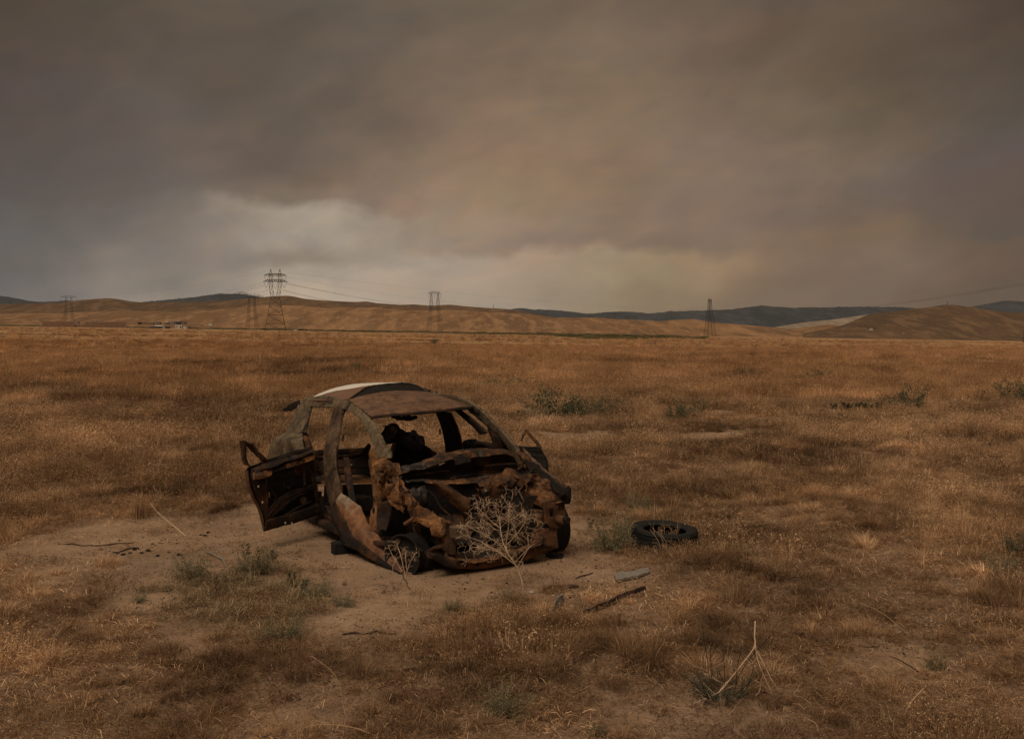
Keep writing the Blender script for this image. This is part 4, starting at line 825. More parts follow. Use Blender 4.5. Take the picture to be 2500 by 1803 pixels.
sheet('fender_void_shade', [[KY(*p, .72) for p in ((1850,560),(1920,600),(1990,650),(2060,715),(2115,762))], [KY(*p, .70) for p in ((1880,625),(1930,660),(1985,700),(2045,770),(2100,800))]], M_soot, car, amp=.008, seed=51)  # black sheet standing in for the shade of the hollow under the rail
sheet('scuttle_scrap', [[KX(*p, -.35) for p in ((1845,560),(1885,575),(1920,600),(1935,640))], [KX(*p, -.30) for p in ((1838,600),(1860,620),(1895,640),(1915,655))]], M_fender, car, amp=.035, sc=12, smooth=False, seed=52, jag=.01)
beam('scuttle_corner', [SR(1848,520), SR(1868,560), SR(1870,600), SR(1845,625)], [SR(1880,540), SR(1900,580), SR(1895,610), SR(1865,640)], M_rust, car, (0, -.08, 0), amp=.01, seed=53)
beam('headlight_end_cap', [KY(*p, .84) for p in ((2112,745),(2116,780),(2120,815),(2138,846))], [KY(*p, .84) for p in ((2158,748),(2163,780),(2160,815),(2146,850))], M_soot, car, (0, -.08, 0), amp=.008, seed=54)
mb = MB(); mb.bar(KX(1912,622,-.1), KX(1840,745,.05), .014, 5); mb.bar(KX(1840,745,.05), KX(1800,800,.1), .012, 5); mb.build('brace_rod', M_dark, car)
plate('lamp_bracket', [KX(*p, .2) for p in ((1812,822),(1868,806),(1938,798),(1940,808),(1915,850),(1905,885),(1820,878))], [[KX(*p, .2) for p in ((1922,806),(1930,804),(1930,812),(1923,813))]], M_dark, car, (-.012, 0, 0), amp=.012, seed=55)
plate('headlight_carrier', [KX(*p, .26) for p in ((1978,838),(2040,826),(2110,822),(2118,900),(2105,960),(2080,1000),(2020,1002),(1985,960))], [[KX(*p, .26) for p in ((2072,850),(2084,850),(2084,888),(2072,888))], [KX(*p, .26) for p in ((2094,850),(2104,850),(2104,886),(2094,886))], [KX(*p, .26) for p in ((2005,880),(2035,875),(2040,930),(2010,930))]], M_fender, car, (-.03, 0, 0), amp=.016, seed=56)
mb = MB(); c_ = KX(2082,948,.30); mb.tube([c_ + Vector((-.04,0,0)), c_, c_ + Vector((.05,0,0)), c_ + Vector((.06,0,0))], [.045,.045,.04,.025], 12); mb.build('crash_can', M_fender, car, True)
mb = MB(); c_ = KX(2112,945,.36); mb.bar(c_, c_ + Vector((.05,0,0)), .03, 10); mb.build('tow_eye', M_dark, car)
beam('upright', [KX(*p, .2) for p in ((1925,880),(1935,960),(1950,1040),(1960,1100))], [KX(*p, .2) for p in ((1990,880),(1985,960),(1990,1040),(2030,1080))], M_fender, car, (-.05, 0, 0), amp=.015, seed=57)
beam('upright', [KX(*p, .12) for p in ((1830,885),(1850,960),(1870,1040),(1880,1110))], [KX(*p, .12) for p in ((1860,885),(1880,960),(1900,1030),(1920,1100))], M_dark, car, (-.05, 0, 0), amp=.01, seed=58)
sheet('crush_plate', [[KX(1915,1010,.2), KX(1990,1000,.22), KX(2055,985,.24)], [KX(1905,1060,.2), KX(1990,1060,.22), KX(2064,1060,.24)], [KX(1900,1110,.2), KX(1990,1118,.22), KX(2068,1128,.22)]], M_fender, car, amp=.014, seed=59)
beam('upright', [KX(*p, .15) for p in ((1345,955),(1350,1040),(1358,1110),(1368,1200))], [KX(*p, .15) for p in ((1412,965),(1418,1040),(1420,1110),(1425,1210))], M_fender, car, (-.08, 0, 0), amp=.014, seed=60)
mb = MB(); a_, b_, c_, d_ = (KX(*p, .30) for p in ((1418,1000),(1512,985),(1516,1082),(1424,1072))); e_ = Vector((-.12, 0, 0)); mb.add([a_, b_, c_, d_, a_ + e_, b_ + e_, c_ + e_, d_ + e_], [(0,1,2,3),(7,6,5,4),(0,4,5,1),(1,5,6,2),(2,6,7,3),(3,7,4,0)]); o = mb.build('crash_box', M_tan, car)
bv = o.modifiers.new('bevel', 'BEVEL'); bv.width = .012; bv.segments = 2
beam('bumper_beam', [KX(*p, .22) for p in ((1268,1160),(1330,1168),(1385,1185),(1500,1206),(1650,1188),(1800,1150),(1930,1104),(2062,1040))], [KX(*p, .22) for p in ((1272,1195),(1330,1222),(1388,1256),(1500,1263),(1650,1254),(1800,1224),(1930,1184),(2067,1130))], M_fender, car, (-.09, 0, 0), amp=.006, seed=61)
sheet('bumper_lip', [[KX(*p, .15) for p in ((1430,1190),(1530,1196),(1650,1178),(1780,1150),(1920,1105),(1965,1085))], [KX(*p, .27) for p in ((1430,1200),(1530,1214),(1650,1198),(1780,1166),(1920,1120),(1970,1098))]], M_rust, car, amp=.014, seed=62, jag=.005)
for x, y in ((1432,1220),(1498,1192),(1560,1232),(2045,1106),(1835,1180)):
    mb = MB(); c_ = KX(x, y, .226); mb.bar(c_, c_ + Vector((.008,0,0)), .014, 8); mb.build('bolt_hole', M_soot, car)
sheet('lower_tray', [[Vector((.18, y, .10)) for y in (-.45, -.1, .3, .65)], [Vector((-.2, y, .13)) for y in (-.45, -.1, .3, .65)], [Vector((-.64, y, .2)) for y in (-.5, -.1, .3, .7)]], M_dark, car, amp=.015, seed=63)
for s_, y in ((-1, -.42), (1, .52)):
    beam('chassis_rail', [Vector((.18, y, .30)), Vector((-.2, y, .36)), Vector((-.66, y, .34))], [Vector((.18, y, .17)), Vector((-.2, y, .22)), Vector((-.66, y, .2))], M_dark, car, (0, .08, 0), amp=.012, seed=64 + s_)

# crumpled left inner wing
sheet('crumpled_wing_top', [[KX(*p, -.48) for p in ((905,578),(955,564),(1012,570),(1066,606))], [KX(*p, -.38) for p in ((918,622),(970,618),(1030,626),(1092,668))], [KX(*p, -.40) for p in ((930,676),(980,694),(1032,690),(1066,676))], [KX(*p, -.45) for p in ((945,740),(985,770),(1030,790),(1080,780))]], M_orange, car, nu=4, nv=4, amp=.035, sc=8, smooth=False, seed=70, jag=.012)
sheet('crumpled_wing_rail', [[KX(1040,650,-.42), KX(1088,706,-.36), KX(1130,780,-.28), KX(1180,842,-.2), KX(1245,888,-.12), KX(1305,920,-.04), KX(1352,962,.06), KX(1362,1010,.12)],
      [KX(1000,710,-.34), KX(1040,770,-.28), KX(1090,830,-.2), KX(1150,880,-.12), KX(1205,935,-.04), KX(1270,968,.04), KX(1320,1000,.12), KX(1345,1040,.15)],
      [KX(958,740,-.42), KX(985,800,-.36), KX(1040,842,-.28), KX(1112,862,-.2), KX(1150,925,-.12), KX(1190,975,-.04), KX(1255,1005,.06), KX(1318,1062,.12)]], M_orange, car, nu=4, nv=4, amp=.030, sc=9, smooth=False, seed=71, jag=.014, holes=[(KX(1190,905,-.09), .022), (KX(985,745,-.36), .022), (KX(1100,800,-.22), .012)])
sheet('crumpled_wing_flap', [[KX(995,800,-.3), KX(1040,830,-.26), KX(1095,850,-.22)], [KX(1003,850,-.28), KX(1050,862,-.24), KX(1092,900,-.2)]], M_orange, car, amp=.02, sc=14, smooth=False, seed=72, jag=.02)
mb = MB(); mb.bar(KX(1100,978,0), KX(1162,936,.05), .018, 7, .014); mb.build('brake_pipe_stub', M_fender, car)
sheet('wheel_arch_liner', [[KX(930,835,-.55), KX(985,830,-.5), KX(1030,825,-.45)], [KX(925,930,-.55), KX(975,930,-.5), KX(1010,940,-.45)], [KX(925,1010,-.5), KX(965,1015,-.45), KX(985,1020,-.4)]], M_dark, car, amp=.012, seed=73)
mb = MB(); mb.tube([KX(1235,1160,0), KX(1290,1125,.05), KX(1370,1110,.1)], [.022,.018,.025], 7); mb.build('suspension_arm', M_dark, car, True)
mb = MB(); mb.tube([KX(1210,1050,-.2), KX(1225,980,-.22), KX(1240,900,-.26)], [.03,.03,.045], 8); mb.build('suspension_strut', M_soot, car, True)
mb = MB(); mb.tube([KX(1050,1130,-.25), KX(1180,1110,-.28), KX(1350,1090,-.3)], [.016,.016,.02], 6); mb.tube([KX(1260,1040,-.2), KX(1300,1090,-.1), KX(1340,1060,0)], [.01,.012,.01], 6); mb.build('steering_rack', M_soot, car, True)
sheet('engine_crossmember', [[Vector((-.1, y, .20)) for y in (-.4, 0, .5)], [Vector((-.25, y, .26)) for y in (-.4, 0, .5)], [Vector((-.4, y, .20)) for y in (-.4, 0, .5)]], M_soot, car, amp=.02, seed=75)
mb = MB(); rnd = random.Random(5)
pp = KX(1860,760,.1)
for i in range(3):
    q = pp + Vector((rnd.uniform(-.3, .1), rnd.uniform(-.5, .1), rnd.uniform(-.3, .0))); P_ = [q + Vector((rnd.uniform(-.03,.03), j * .06, -.06 * j + rnd.uniform(-.03,.03))) for j in range(5)]; mb2 = MB(); mb2.tube(crom(P_, 3), .007, 5); mb2.build('cable_remnant', M_soot, car, True)

for i, P_ in enumerate((((1240,760),(1290,800),(1330,870),(1400,930)), ((1560,790),(1590,860),(1570,930),(1620,990)), ((1180,960),(1230,1000),(1290,1010),(1350,990)), ((1880,870),(1870,940),(1905,1000)), ((1130,900),(1170,950),(1160,1010),(1200,1060)))):
    mb = MB(); mb.tube(crom([KX(x, y, -.12 + .03 * j) for j, (x, y) in enumerate(P_)], 5), .008, 5); mb.build('burnt_hose', M_fender if i % 2 else M_dark, car, True)
for i, (x0, y0, x1, y1) in enumerate(((1120,676,1380,640),(1390,690,1560,664),(1610,610,1800,596))):
    mb = MB(); mb.tube(crom([KX(x0, y0, -.57), KX((x0 + x1) / 2, (y0 + y1) / 2 - 3, -.56), KX(x1, y1, -.57)], 4), .009, 5); mb.build('pressed_rib', M_rust, car, True)
eng = [[KX(1290,930,-.35), KX(1380,905,-.3), KX(1480,915,-.3), KX(1600,880,-.35)], [KX(1300,1010,-.25), KX(1390,1000,-.18), KX(1490,1010,-.2), KX(1620,980,-.28)], [KX(1320,1080,-.3), KX(1400,1090,-.24), KX(1500,1090,-.25), KX(1640,1060,-.3)]]
sheet('engine_remains', eng, M_dark, car, nu=4, nv=4, amp=.05, sc=10, seed=240, smooth=False)
mb = MB(); c_ = KX(1660,930,-.3); lathe_pts = [(.001,.04),(.07,.04),(.08,.03),(.08,-.03),(.001,-.03)]
for i in range(20):
    t0, t1 = 2 * math.pi * i / 20, 2 * math.pi * (i + 1) / 20; mb.bar(c_ + Vector((.03, math.cos(t0) * .08, math.sin(t0) * .08)), c_ + Vector((.03, math.cos(t1) * .08, math.sin(t1) * .08)), .012, 5)
mb.bar(c_, c_ + Vector((.05, 0, 0)), .03, 10); mb.build('pulley', M_rust, car)
# torn wing leaning from the sill down to the sand
re_ = [(705,782,10.0),(765,822,9.9),(824,868,9.78),(852,925,9.66),(882,985,9.54),(935,1048,9.42),(1003,1128,9.28),(1062,1212,9.10),(1098,1272,8.99)]
le_ = [(640,868,10.02),(632,898,9.98),(655,962,9.88),(690,1040,9.78),(722,1108,9.66),(795,1140,9.48),(882,1196,9.32),(978,1252,9.10),(1062,1293,8.95)]
def lrp(a, b, t, dt): return KD(a[0] + (b[0] - a[0]) * t, a[1] + (b[1] - a[1]) * t, a[2] + (b[2] - a[2]) * t + dt)
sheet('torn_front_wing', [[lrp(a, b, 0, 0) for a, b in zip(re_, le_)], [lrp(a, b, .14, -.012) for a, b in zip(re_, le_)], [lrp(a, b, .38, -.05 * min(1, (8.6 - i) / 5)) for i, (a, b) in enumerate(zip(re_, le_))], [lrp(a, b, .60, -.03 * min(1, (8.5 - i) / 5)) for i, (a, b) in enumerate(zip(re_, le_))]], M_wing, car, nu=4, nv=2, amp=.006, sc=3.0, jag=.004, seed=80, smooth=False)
sheet('wing_return', [[lrp(a, b, .585, -.03 * min(1, (8.5 - i) / 5)) for i, (a, b) in enumerate(zip(re_, le_))], [lrp(a, b, .80, .015) for a, b in zip(re_, le_)], [lrp(a, b, 1, .06) for a, b in zip(re_, le_)]], M_dark, car, nu=4, nv=2, amp=.008, sc=3.0, jag=.006, seed=83)
sheet('wing_tab', [[KD(600,858,10.05), KD(650,866,10.0), KD(716,912,9.92)], [KD(618,900,10.0), KD(660,930,9.95), KD(722,960,9.86)]], M_dark, car, amp=.012, seed=81)
sheet('wing_inner_tear', [[KD(698,1060,9.8), KD(735,1085,9.7), KD(800,1120,9.6)], [KD(712,1112,9.75), KD(745,1118,9.65), KD(790,1142,9.55)]], M_dark, car, amp=.02, seed=82, jag=.012)

# wheels
def lathe(mb, prof_, n=40):
    V = []; 
    for i in range(n):
        t = 2 * math.pi * i / n
        for r_, z in prof_: V.append(Vector((r_ * math.cos(t), r_ * math.sin(t), z)))
    m = len(prof_); Fs = [(i * m + j, ((i + 1) % n) * m + j, ((i + 1) % n) * m + j + 1, i * m + j + 1) for i in range(n) for j in range(m - 1)]
    mb.add(V, Fs)
def wheel(parent, center_w, axis_w, Rr, wd_, tyre):
    T_ = axis_w.normalized().to_track_quat('Z', 'Y').to_matrix().to_4x4(); Mw = CI @ Matrix.Translation(center_w) @ T_
    root = MB(); lathe(root, [(Rr*.30, wd_*.22), (Rr*.80, wd_*.15), (Rr*.86, wd_*.38), (Rr*.93, wd_*.5), (Rr*1.0, wd_*.5), (Rr*1.0, wd_*.44), (Rr*.90, wd_*.36), (Rr*.82, wd_*.1), (Rr*.84, -wd_*.3), (Rr*.92, -wd_*.4), (Rr*1.0, -wd_*.5), (Rr*.93, -wd_*.5), (Rr*.80, -wd_*.34), (Rr*.78, wd_*.05), (Rr*.28, wd_*.16), (Rr*.12, wd_*.2)])
    root.v = [Mw @ v for v in root.v]; w_ = root.build('wheel', M_soot, parent, True)
    h = MB(); lathe(h, [(.001, wd_*.40), (Rr*.16, wd_*.40), (Rr*.26, wd_*.26), (Rr*.42, wd_*.18), (Rr*.46, -wd_*.3), (.001, -wd_*.3)], 24); h.v = [Mw @ v for v in h.v]; h.build('brake_hub', M_dark, w_, True)
    if tyre:
        q = MB(); a = tyre; hw = wd_ * .62; lathe(q, [(Rr*.95, hw*.72), (Rr*1.1, hw*.95), (a*.9, hw), (a*.975, hw*.86), (a*1.0, hw*.6), (a*.985, hw*.36), (a*1.0, hw*.32), (a, 0), (a*.985, -.03), (a, -hw*.4), (a*1.0, -hw*.6), (a*.975, -hw*.86), (a*.9, -hw), (Rr*1.1, -hw*.95), (Rr*.95, -hw*.72)]); q.v = [Mw @ v for v in q.v]; q.build('tyre', M_rubber, w_, True)
    return w_
wheel(car, Vector((-.955, 9.12, .135)), Vector((-.55, -.83, .05)), .205, .17, 0)
wheel(car, Vector((.35, 10.02, .235)), Vector((.84, .54, .05)), .19, .17, .29)
wheel(car, CM @ Vector((-2.75, .70, .22)), Vector((.84, .54, 0)), .19, .17, 0)

# --- open left rear door: inner side towards us, window frame stub at its far end
P1 = Vector((-2.106, 10.65)); P2 = Vector((-2.637, 9.90)); dd = (P2 - P1).normalized(); nn2 = Vector((dd.y, -dd.x))
if nn2.y > 0: nn2 = -nn2      # towards the viewer
NV = C3 @ Vector((nn2.x, nn2.y, 0))
def DL(x, y, off=0.0):
    px, py = 560 + x * .38801, 900 + y * .38801; dx = (px - 1250) / F
    # point (dx*t, t) with (p-P1).nn2 = off
    t = (off + P1.dot(nn2)) / (dx * nn2.x + nn2.y); return CI @ Vector((dx * t, t, CAMH - (py - HOR) / F * t))
door = plate('door', [DL(*p) for p in ((128,614),(200,588),(330,545),(440,512),(515,492),(530,560),(538,640),(542,700),(560,800),(586,905),(490,945),(400,975),(300,1000),(218,1022),(196,900),(150,800),(115,720),(108,640))],
     [[DL(*p) for p in ((222,690),(236,685),(243,720),(236,750),(226,730))], [DL(*p) for p in ((250,780),(262,775),(262,810),(252,815))]], M_soot, car, -NV * .015, amp=.01, seed=90)
door['label'] = 'open charred rear door seen from inside, bare of trim'
plate('inner_frame', [DL(*p, .07) for p in ((140,628),(330,552),(512,500),(527,560),(538,700),(556,800),(580,898),(400,966),(228,1012),(205,900),(160,800),(128,720))],
     [[DL(*p, .07) for p in ((222,692),(300,672),(380,640),(470,608),(512,592),(518,660),(520,722),(450,744),(370,770),(312,810),(262,860),(236,880),(226,780))], [DL(*p, .07) for p in ((262,930),(330,868),(420,800),(520,752),(540,810),(545,846),(470,880),(360,925),(285,958))]], M_dark, door, NV * .02, amp=.012, seed=91)
beam('window_sill_rail', [DL(*p, .06) for p in ((150,628),(240,592),(330,560),(430,530),(512,498))], [DL(*p, .10) for p in ((150,655),(240,622),(330,588),(430,556),(515,520))], M_dark, door, NV * .05, amp=.008, seed=92)
beam('inner_rail', [DL(*p, .10) for p in ((148,648),(200,634),(262,632))], [DL(*p, .12) for p in ((146,695),(200,690),(248,672))], M_orange, door, NV * .03, amp=.005, seed=93)
beam('inner_rail', [DL(*p, .10) for p in ((345,592),(430,566),(524,536))], [DL(*p, .12) for p in ((352,626),(440,598),(522,568))], M_orange, door, NV * .03, amp=.005, seed=94)
beam('inner_rail', [DL(*p, .09) for p in ((262,628),(300,612),(350,594))], [DL(*p, .11) for p in ((262,650),(300,638),(352,620))], M_soot, door, NV * .03, amp=.008, seed=94)
beam('door_edge', [DL(*p, .10) for p in ((110,640),(116,720),(152,800),(196,900),(216,1018))], [DL(*p, .02) for p in ((104,640),(106,720),(138,810),(185,910),(212,1024))], M_fender, door, NV * .02, amp=.006, seed=95)
beam('lower_band', [DL(*p, .11) for p in ((232,952),(340,918),(460,880),(556,848))], [DL(*p, .11) for p in ((222,1012),(340,984),(460,945),(578,898))], M_dark, door, NV * .02, amp=.008, seed=96)
for P_, r_ in ((((232,940),(280,880),(330,828),(420,782),(525,735)), .013), (((300,960),(400,890),(520,832)), .011), (((345,600),(350,700),(340,760)), .010), (((462,580),(470,660),(475,740)), .016), (((290,830),(310,880),(335,880),(345,840),(345,820)), .008), (((270,770),(290,800),(285,850)), .008), (((225,700),(235,780),(240,860)), .01)):
    mb = MB(); mb.tube(crom([DL(*p, .085) for p in P_], 4), r_, 6); mb.build('window_regulator_arm', M_dark, door, True)
def disc(x, y, r_, off, m, nm, th=.015, n=20):
    mb = MB(); c_ = DL(x, y, off); mb.bar(c_, c_ + NV * th, r_, n); return mb.build(nm, m, door)
disc(462, 832, .052, .05, M_dark, 'speaker_ring'); disc(466, 828, .038, .066, M_fender, 'speaker_cone', .006); disc(290, 690, .055, .05, M_soot, 'access_cover'); disc(318, 862, .038, .05, M_fender, 'access_cover'); disc(432, 640, .045, .05, M_dark, 'access_cover'); disc(370, 745, .018, .05, M_fender, 'clip', .01, 8)
sheet('latch', [[DL(520,560,.03), DL(540,590,.03), DL(552,640,.03)], [DL(536,560,-.03), DL(556,600,-.03), DL(566,650,-.03)]], M_rust, door, amp=.006)
for y_ in (655, 790):
    mb = MB(); c_ = DL(552, y_, 0); mb.box(c_, (.09, .05, .06), C3 @ Matrix.Rotation(.5, 3, 'Z')); mb.build('hinge', M_dark, door)
wf = beam('window_frame', [DL(*p, .03) for p in ((80,455),(84,500),(92,550),(104,600))], [DL(*p, .03) for p in ((114,452),(110,500),(114,560),(135,612))], M_dark, door, -NV * .05, seed=97)
beam('frame_arm', [DL(*p, .02) for p in ((96,448),(130,465),(190,520),(250,572))], [DL(*p, .02) for p in ((100,475),(125,492),(180,548),(238,590))], M_dark, wf, -NV * .04, seed=98)
beam('frame_stay', [DL(*p, .03) for p in ((140,470),(165,515),(195,565),(215,600))], [DL(*p, .03) for p in ((150,466),(177,512),(205,562),(228,598))], M_fender, wf, -NV * .02, seed=99)
sheet('seal_channel', [[DL(*p, -.02) for p in ((235,576),(330,540),(430,510),(516,488))], [DL(*p, .0) for p in ((238,590),(330,552),(430,522),(516,500))]], M_soot, wf, amp=.006)

# --- open right rear door, seen past the windscreen pillar
Q1 = Vector((-.569, 11.2)); Q2 = Vector((.42, 11.0)); qd = (Q2 - Q1).normalized(); qn = Vector((qd.y, -qd.x)); NQ = C3 @ Vector((qn.x, qn.y, 0))
def DR(x, y, off=0.0):
    px, py = 560 + x * .38801, 900 + y * .38801; dx = (px - 1250) / F
    t = (off + Q1.dot(qn)) / (dx * qn.x + qn.y); return CI @ Vector((dx * t, t, CAMH - (py - HOR) / F * t))
d2 = plate('door', [DR(*p) for p in ((1474,462),(1484,446),(1520,436),(1556,452),(1640,462),(1700,478),(1830,488),(1900,488),(1962,497),(1992,545),(2010,590),(2012,640),(1995,760),(1960,800),(1700,800),(1480,800))], [], M_soot, car, NQ * .08, amp=.02, seed=110, jag=.006)
d2['label'] = 'open rear door on the far side, partly hidden by the windscreen pillar'
beam('window_sill_rail', [DR(*p, .05) for p in ((1500,442),(1600,458),(1700,474),(1800,486))], [DR(*p, .05) for p in ((1500,478),(1600,488),(1700,500),(1800,512))], M_dark, d2, NQ * .06, amp=.012, seed=111)
wf2 = beam('window_frame', [DR(*p) for p in ((1860,380),(1895,430),(1925,465),(1950,500))], [DR(*p) for p in ((1885,384),(1915,425),(1945,458),(1970,495))], M_fender, d2, NQ * .04, seed=112)
beam('frame_arm', [DR(*p) for p in ((1862,380),(1845,412),(1832,450))], [DR(*p) for p in ((1876,390),(1856,420),(1840,456))], M_tan, wf2, NQ * .03, seed=113)
beam('door_edge', [DR(*p, .02) for p in ((1962,500),(1990,545),(2008,590),(2012,640))], [DR(*p, .02) for p in ((1945,505),(1975,555),(1995,600),(2000,645))], M_fender, d2, NQ * .03, seed=114)
mb = MB(); mb.tube([DR(1530,445,.08), DR(1540,475,.08), DR(1545,500,.08)], [.04, .035, .03], 8); mb.build('hinge', M_soot, d2)
# glass-like crumbs and flakes left in the shell
for i, (x, y) in enumerate(((754,602),(768,602),(1108,378))):
    mb = MB(); mb.box(KX(x, y, -2.55), (.01,.012,.012)); mb.build('glass_crumb', M_white, car)
for i, (x, y) in enumerate(((182,738),(292,1008),(393,970),(208,838),(352,968))):
    mb = MB(); mb.box(DL(x, y, .135), (.01,.012,.018)); mb.build('paint_flake', M_white, door)
# ================================================================ grass, plants, debris
def blade(V, Fs, base, dirv, h, wd_, bend, rnd, segs=3, curl=0.0):
    side = Vector((-dirv.y, dirv.x, 0)); 
    if side.length < 1e-4: side = Vector((1, 0, 0))
    side.normalize(); tw = rnd.uniform(-1, 1); side = (side * math.cos(tw) + Vector((dirv.x, dirv.y, 0)) * math.sin(tw)).normalized()
    n0 = len(V); p = Vector(base); d = Vector((dirv.x * .25, dirv.y * .25, 1)).normalized()
    for j in range(segs + 1):
        t = j / segs; w_ = wd_ * (1 - t * .85)
        V.append(p - side * w_ / 2); V.append(p + side * w_ / 2)
        p = p + d * h / segs; d = (d + Vector((dirv.x, dirv.y, -curl)) * bend / segs).normalized()
    for j in range(segs): a = n0 + 2 * j; Fs.append((a, a + 1, a + 3, a + 2))
    return p, d
def tuft(name, m, seed, n, h, rad, wd_, lean=.5, head=0, curl=.4, segs=3):
    rnd = random.Random(seed); V = []; Fs = []; wind = Vector((.35, .1, 0))
    for i in range(n):
        a = rnd.uniform(0, 2 * math.pi); r_ = rad * math.sqrt(rnd.random()); dv = Vector((math.cos(a), math.sin(a), 0)) * rnd.uniform(.1, 1) * lean + wind * lean
        hh = h * rnd.uniform(.4, 1.1)
        tip, d = blade(V, Fs, (math.cos(a) * r_, math.sin(a) * r_, -.01), dv, hh, wd_ * rnd.uniform(.6, 1.3), rnd.uniform(.4, 1.6), rnd, segs, curl)
        if head and rnd.random() < head:     # loose drooping seed head
            q = tip - d * .02
            for j in range(5):
                s = Vector((rnd.gauss(0, 1), rnd.gauss(0, 1), rnd.gauss(-.3, 1))).normalized() * rnd.uniform(.012, .028); k_ = len(V)
                u = Vector((rnd.gauss(0, 1), rnd.gauss(0, 1), rnd.gauss(0, 1))).normalized() * .0045
                V += [q, q + s * .6 + u, q + s, q + s * .6 - u]; Fs.append((k_, k_ + 1, k_ + 2, k_ + 3)); q = q + d * .012
    return make_proto(name, V, Fs, m)
def litter(name, m, seed, n, rad, ln, wd_, z=.03):
    rnd = random.Random(seed); V = []; Fs = []
    for i in range(n):
        a = rnd.uniform(0, 2 * math.pi); r_ = rad * rnd.random() ** .6; p = Vector((math.cos(a) * r_, math.sin(a) * r_, rnd.uniform(0, z)))
        b = rnd.uniform(0, 2 * math.pi); l = ln * rnd.uniform(.3, 1); d = Vector((math.cos(b), math.sin(b), rnd.uniform(-.2, .5))) * l; s = Vector((-math.sin(b), math.cos(b), rnd.uniform(-.5, .5))).normalized() * wd_ * .5
        md = p + d * .5 + Vector((0, 0, rnd.uniform(-.1, .3) * l)); k_ = len(V); V += [p - s, p + s, md + s, md - s, p + d + s * .4, p + d - s * .4]; Fs += [(k_, k_ + 1, k_ + 2, k_ + 3), (k_ + 3, k_ + 2, k_ + 4, k_ + 5)]
    return make_proto(name, V, Fs, m)
def bushy(name, m, seed, n, h, rad, leaf, lw, stems=9, up=.6, m2=None):
    """low wiry weed: branching stems carrying many small narrow leaves"""
    rnd = random.Random(seed); V = []; Fs = []; mi = []
    for s_ in range(stems):
        a = rnd.uniform(0, 2 * math.pi); d = Vector((math.cos(a), math.sin(a), rnd.uniform(.2, 1.5) * up)).normalized(); p = Vector((math.cos(a), math.sin(a), 0)) * rad * .15; L_ = rnd.uniform(.6, 1.0) * math.hypot(h, rad)
        k_ = 10
        for j in range(k_):
            q = p + d * L_ / k_; sd = Vector((-d.y, d.x, 0)).normalized() * .002; i0 = len(V); V += [p - sd, p + sd, q + sd, q - sd]; Fs.append((i0, i0 + 1, i0 + 2, i0 + 3)); mi.append(1)
            for l in range(max(1, n // (stems * k_))):
                t = Vector((rnd.gauss(0, 1), rnd.gauss(0, 1), rnd.gauss(.35, .8))).normalized(); ll = leaf * rnd.uniform(.5, 1.2); c = p.lerp(q, rnd.random()) + t * rnd.random() * leaf * 1.2
                if c.z < 0: c.z = abs(c.z) * .3
                u = Vector((rnd.gauss(0, 1), rnd.gauss(0, 1), rnd.gauss(0, 1))).normalized() * lw; i0 = len(V); V += [c, c + t * ll * .5 + u, c + t * ll, c + t * ll * .5 - u]; Fs.append((i0, i0 + 1, i0 + 2, i0 + 3)); mi.append(0)
            p = q; d = (d + Vector((rnd.gauss(0, .2), rnd.gauss(0, .2), rnd.gauss(.05, .2)))).normalized()
    me = make_mesh(name, V, Fs); me.materials.append(m); me.materials.append(m2 or M_twig2); me.polygons.foreach_set('material_index', mi); return me
def make_mesh(name, V, Fs):
    return fastmesh(name, np.array([tuple(v) for v in V]), np.array(Fs))
PCOL = bpy.data.collections.new('grass_tufts')
def make_proto(name, V, Fs, m):
    me = make_mesh(name, V, Fs); me.materials.append(m); return me
protos = []
def proto(me):
    o = bpy.data.objects.new('p%02d_' % len(protos) + me.name, me); PCOL.objects.link(o); protos.append(o); return len(protos) - 1
G_dry = [proto(tuft('dry_grass', M_grass, 10 + i, 70, .20, .13, .0040, .75, .6)) for i in range(4)]
G_fea = [proto(tuft('feathery_grass', M_grass, 20 + i, 55, .15, .14, .0045, 1.1, .95, .8)) for i in range(3)]
G_brn = [proto(tuft('brown_weed', M_brown, 30 + i, 80, .10, .14, .004, 1.2, .3, .6)) for i in range(3)]
G_lit = [proto(litter('straw_litter', M_brown, 40 + i, 110, .24, .055, .0030, .03)) for i in range(2)]
G_lit2 = [proto(litter('straw_litter_pale', M_grass, 44 + i, 70, .22, .06, .0026, .025)) for i in range(2)]
G_wd = [proto(bushy('grey_weed', M_weed, 50 + i, 420, .11, .15, .022, .0032, 12, .5)) for i in range(3)]
M_grassf = plant_mat('far_orange_grass', (0.33, 0.195, 0.102), (0.48, 0.30, 0.165), (0.78, 0.57, 0.37))
G_stm = [proto(tuft('tall_stalks', M_grass, 96 + i, 9, .42, .10, .0045, .5, 1.0, .5, 5)) for i in range(3)]
G_far = [proto(tuft('far_grass', M_grassf, 60 + i, 70, .30, .34, .013, .7, .3, .5, 2)) for i in range(3)]
G_farb = [proto(tuft('far_weed', M_brown, 70 + i, 70, .20, .34, .014, .9, .2, .5, 2)) for i in range(2)]
G_bus = [proto(bushy('dead_weed', M_brown, 80 + i, 520, .20, .17, .020, .003, 14, .9)) for i in range(2)]

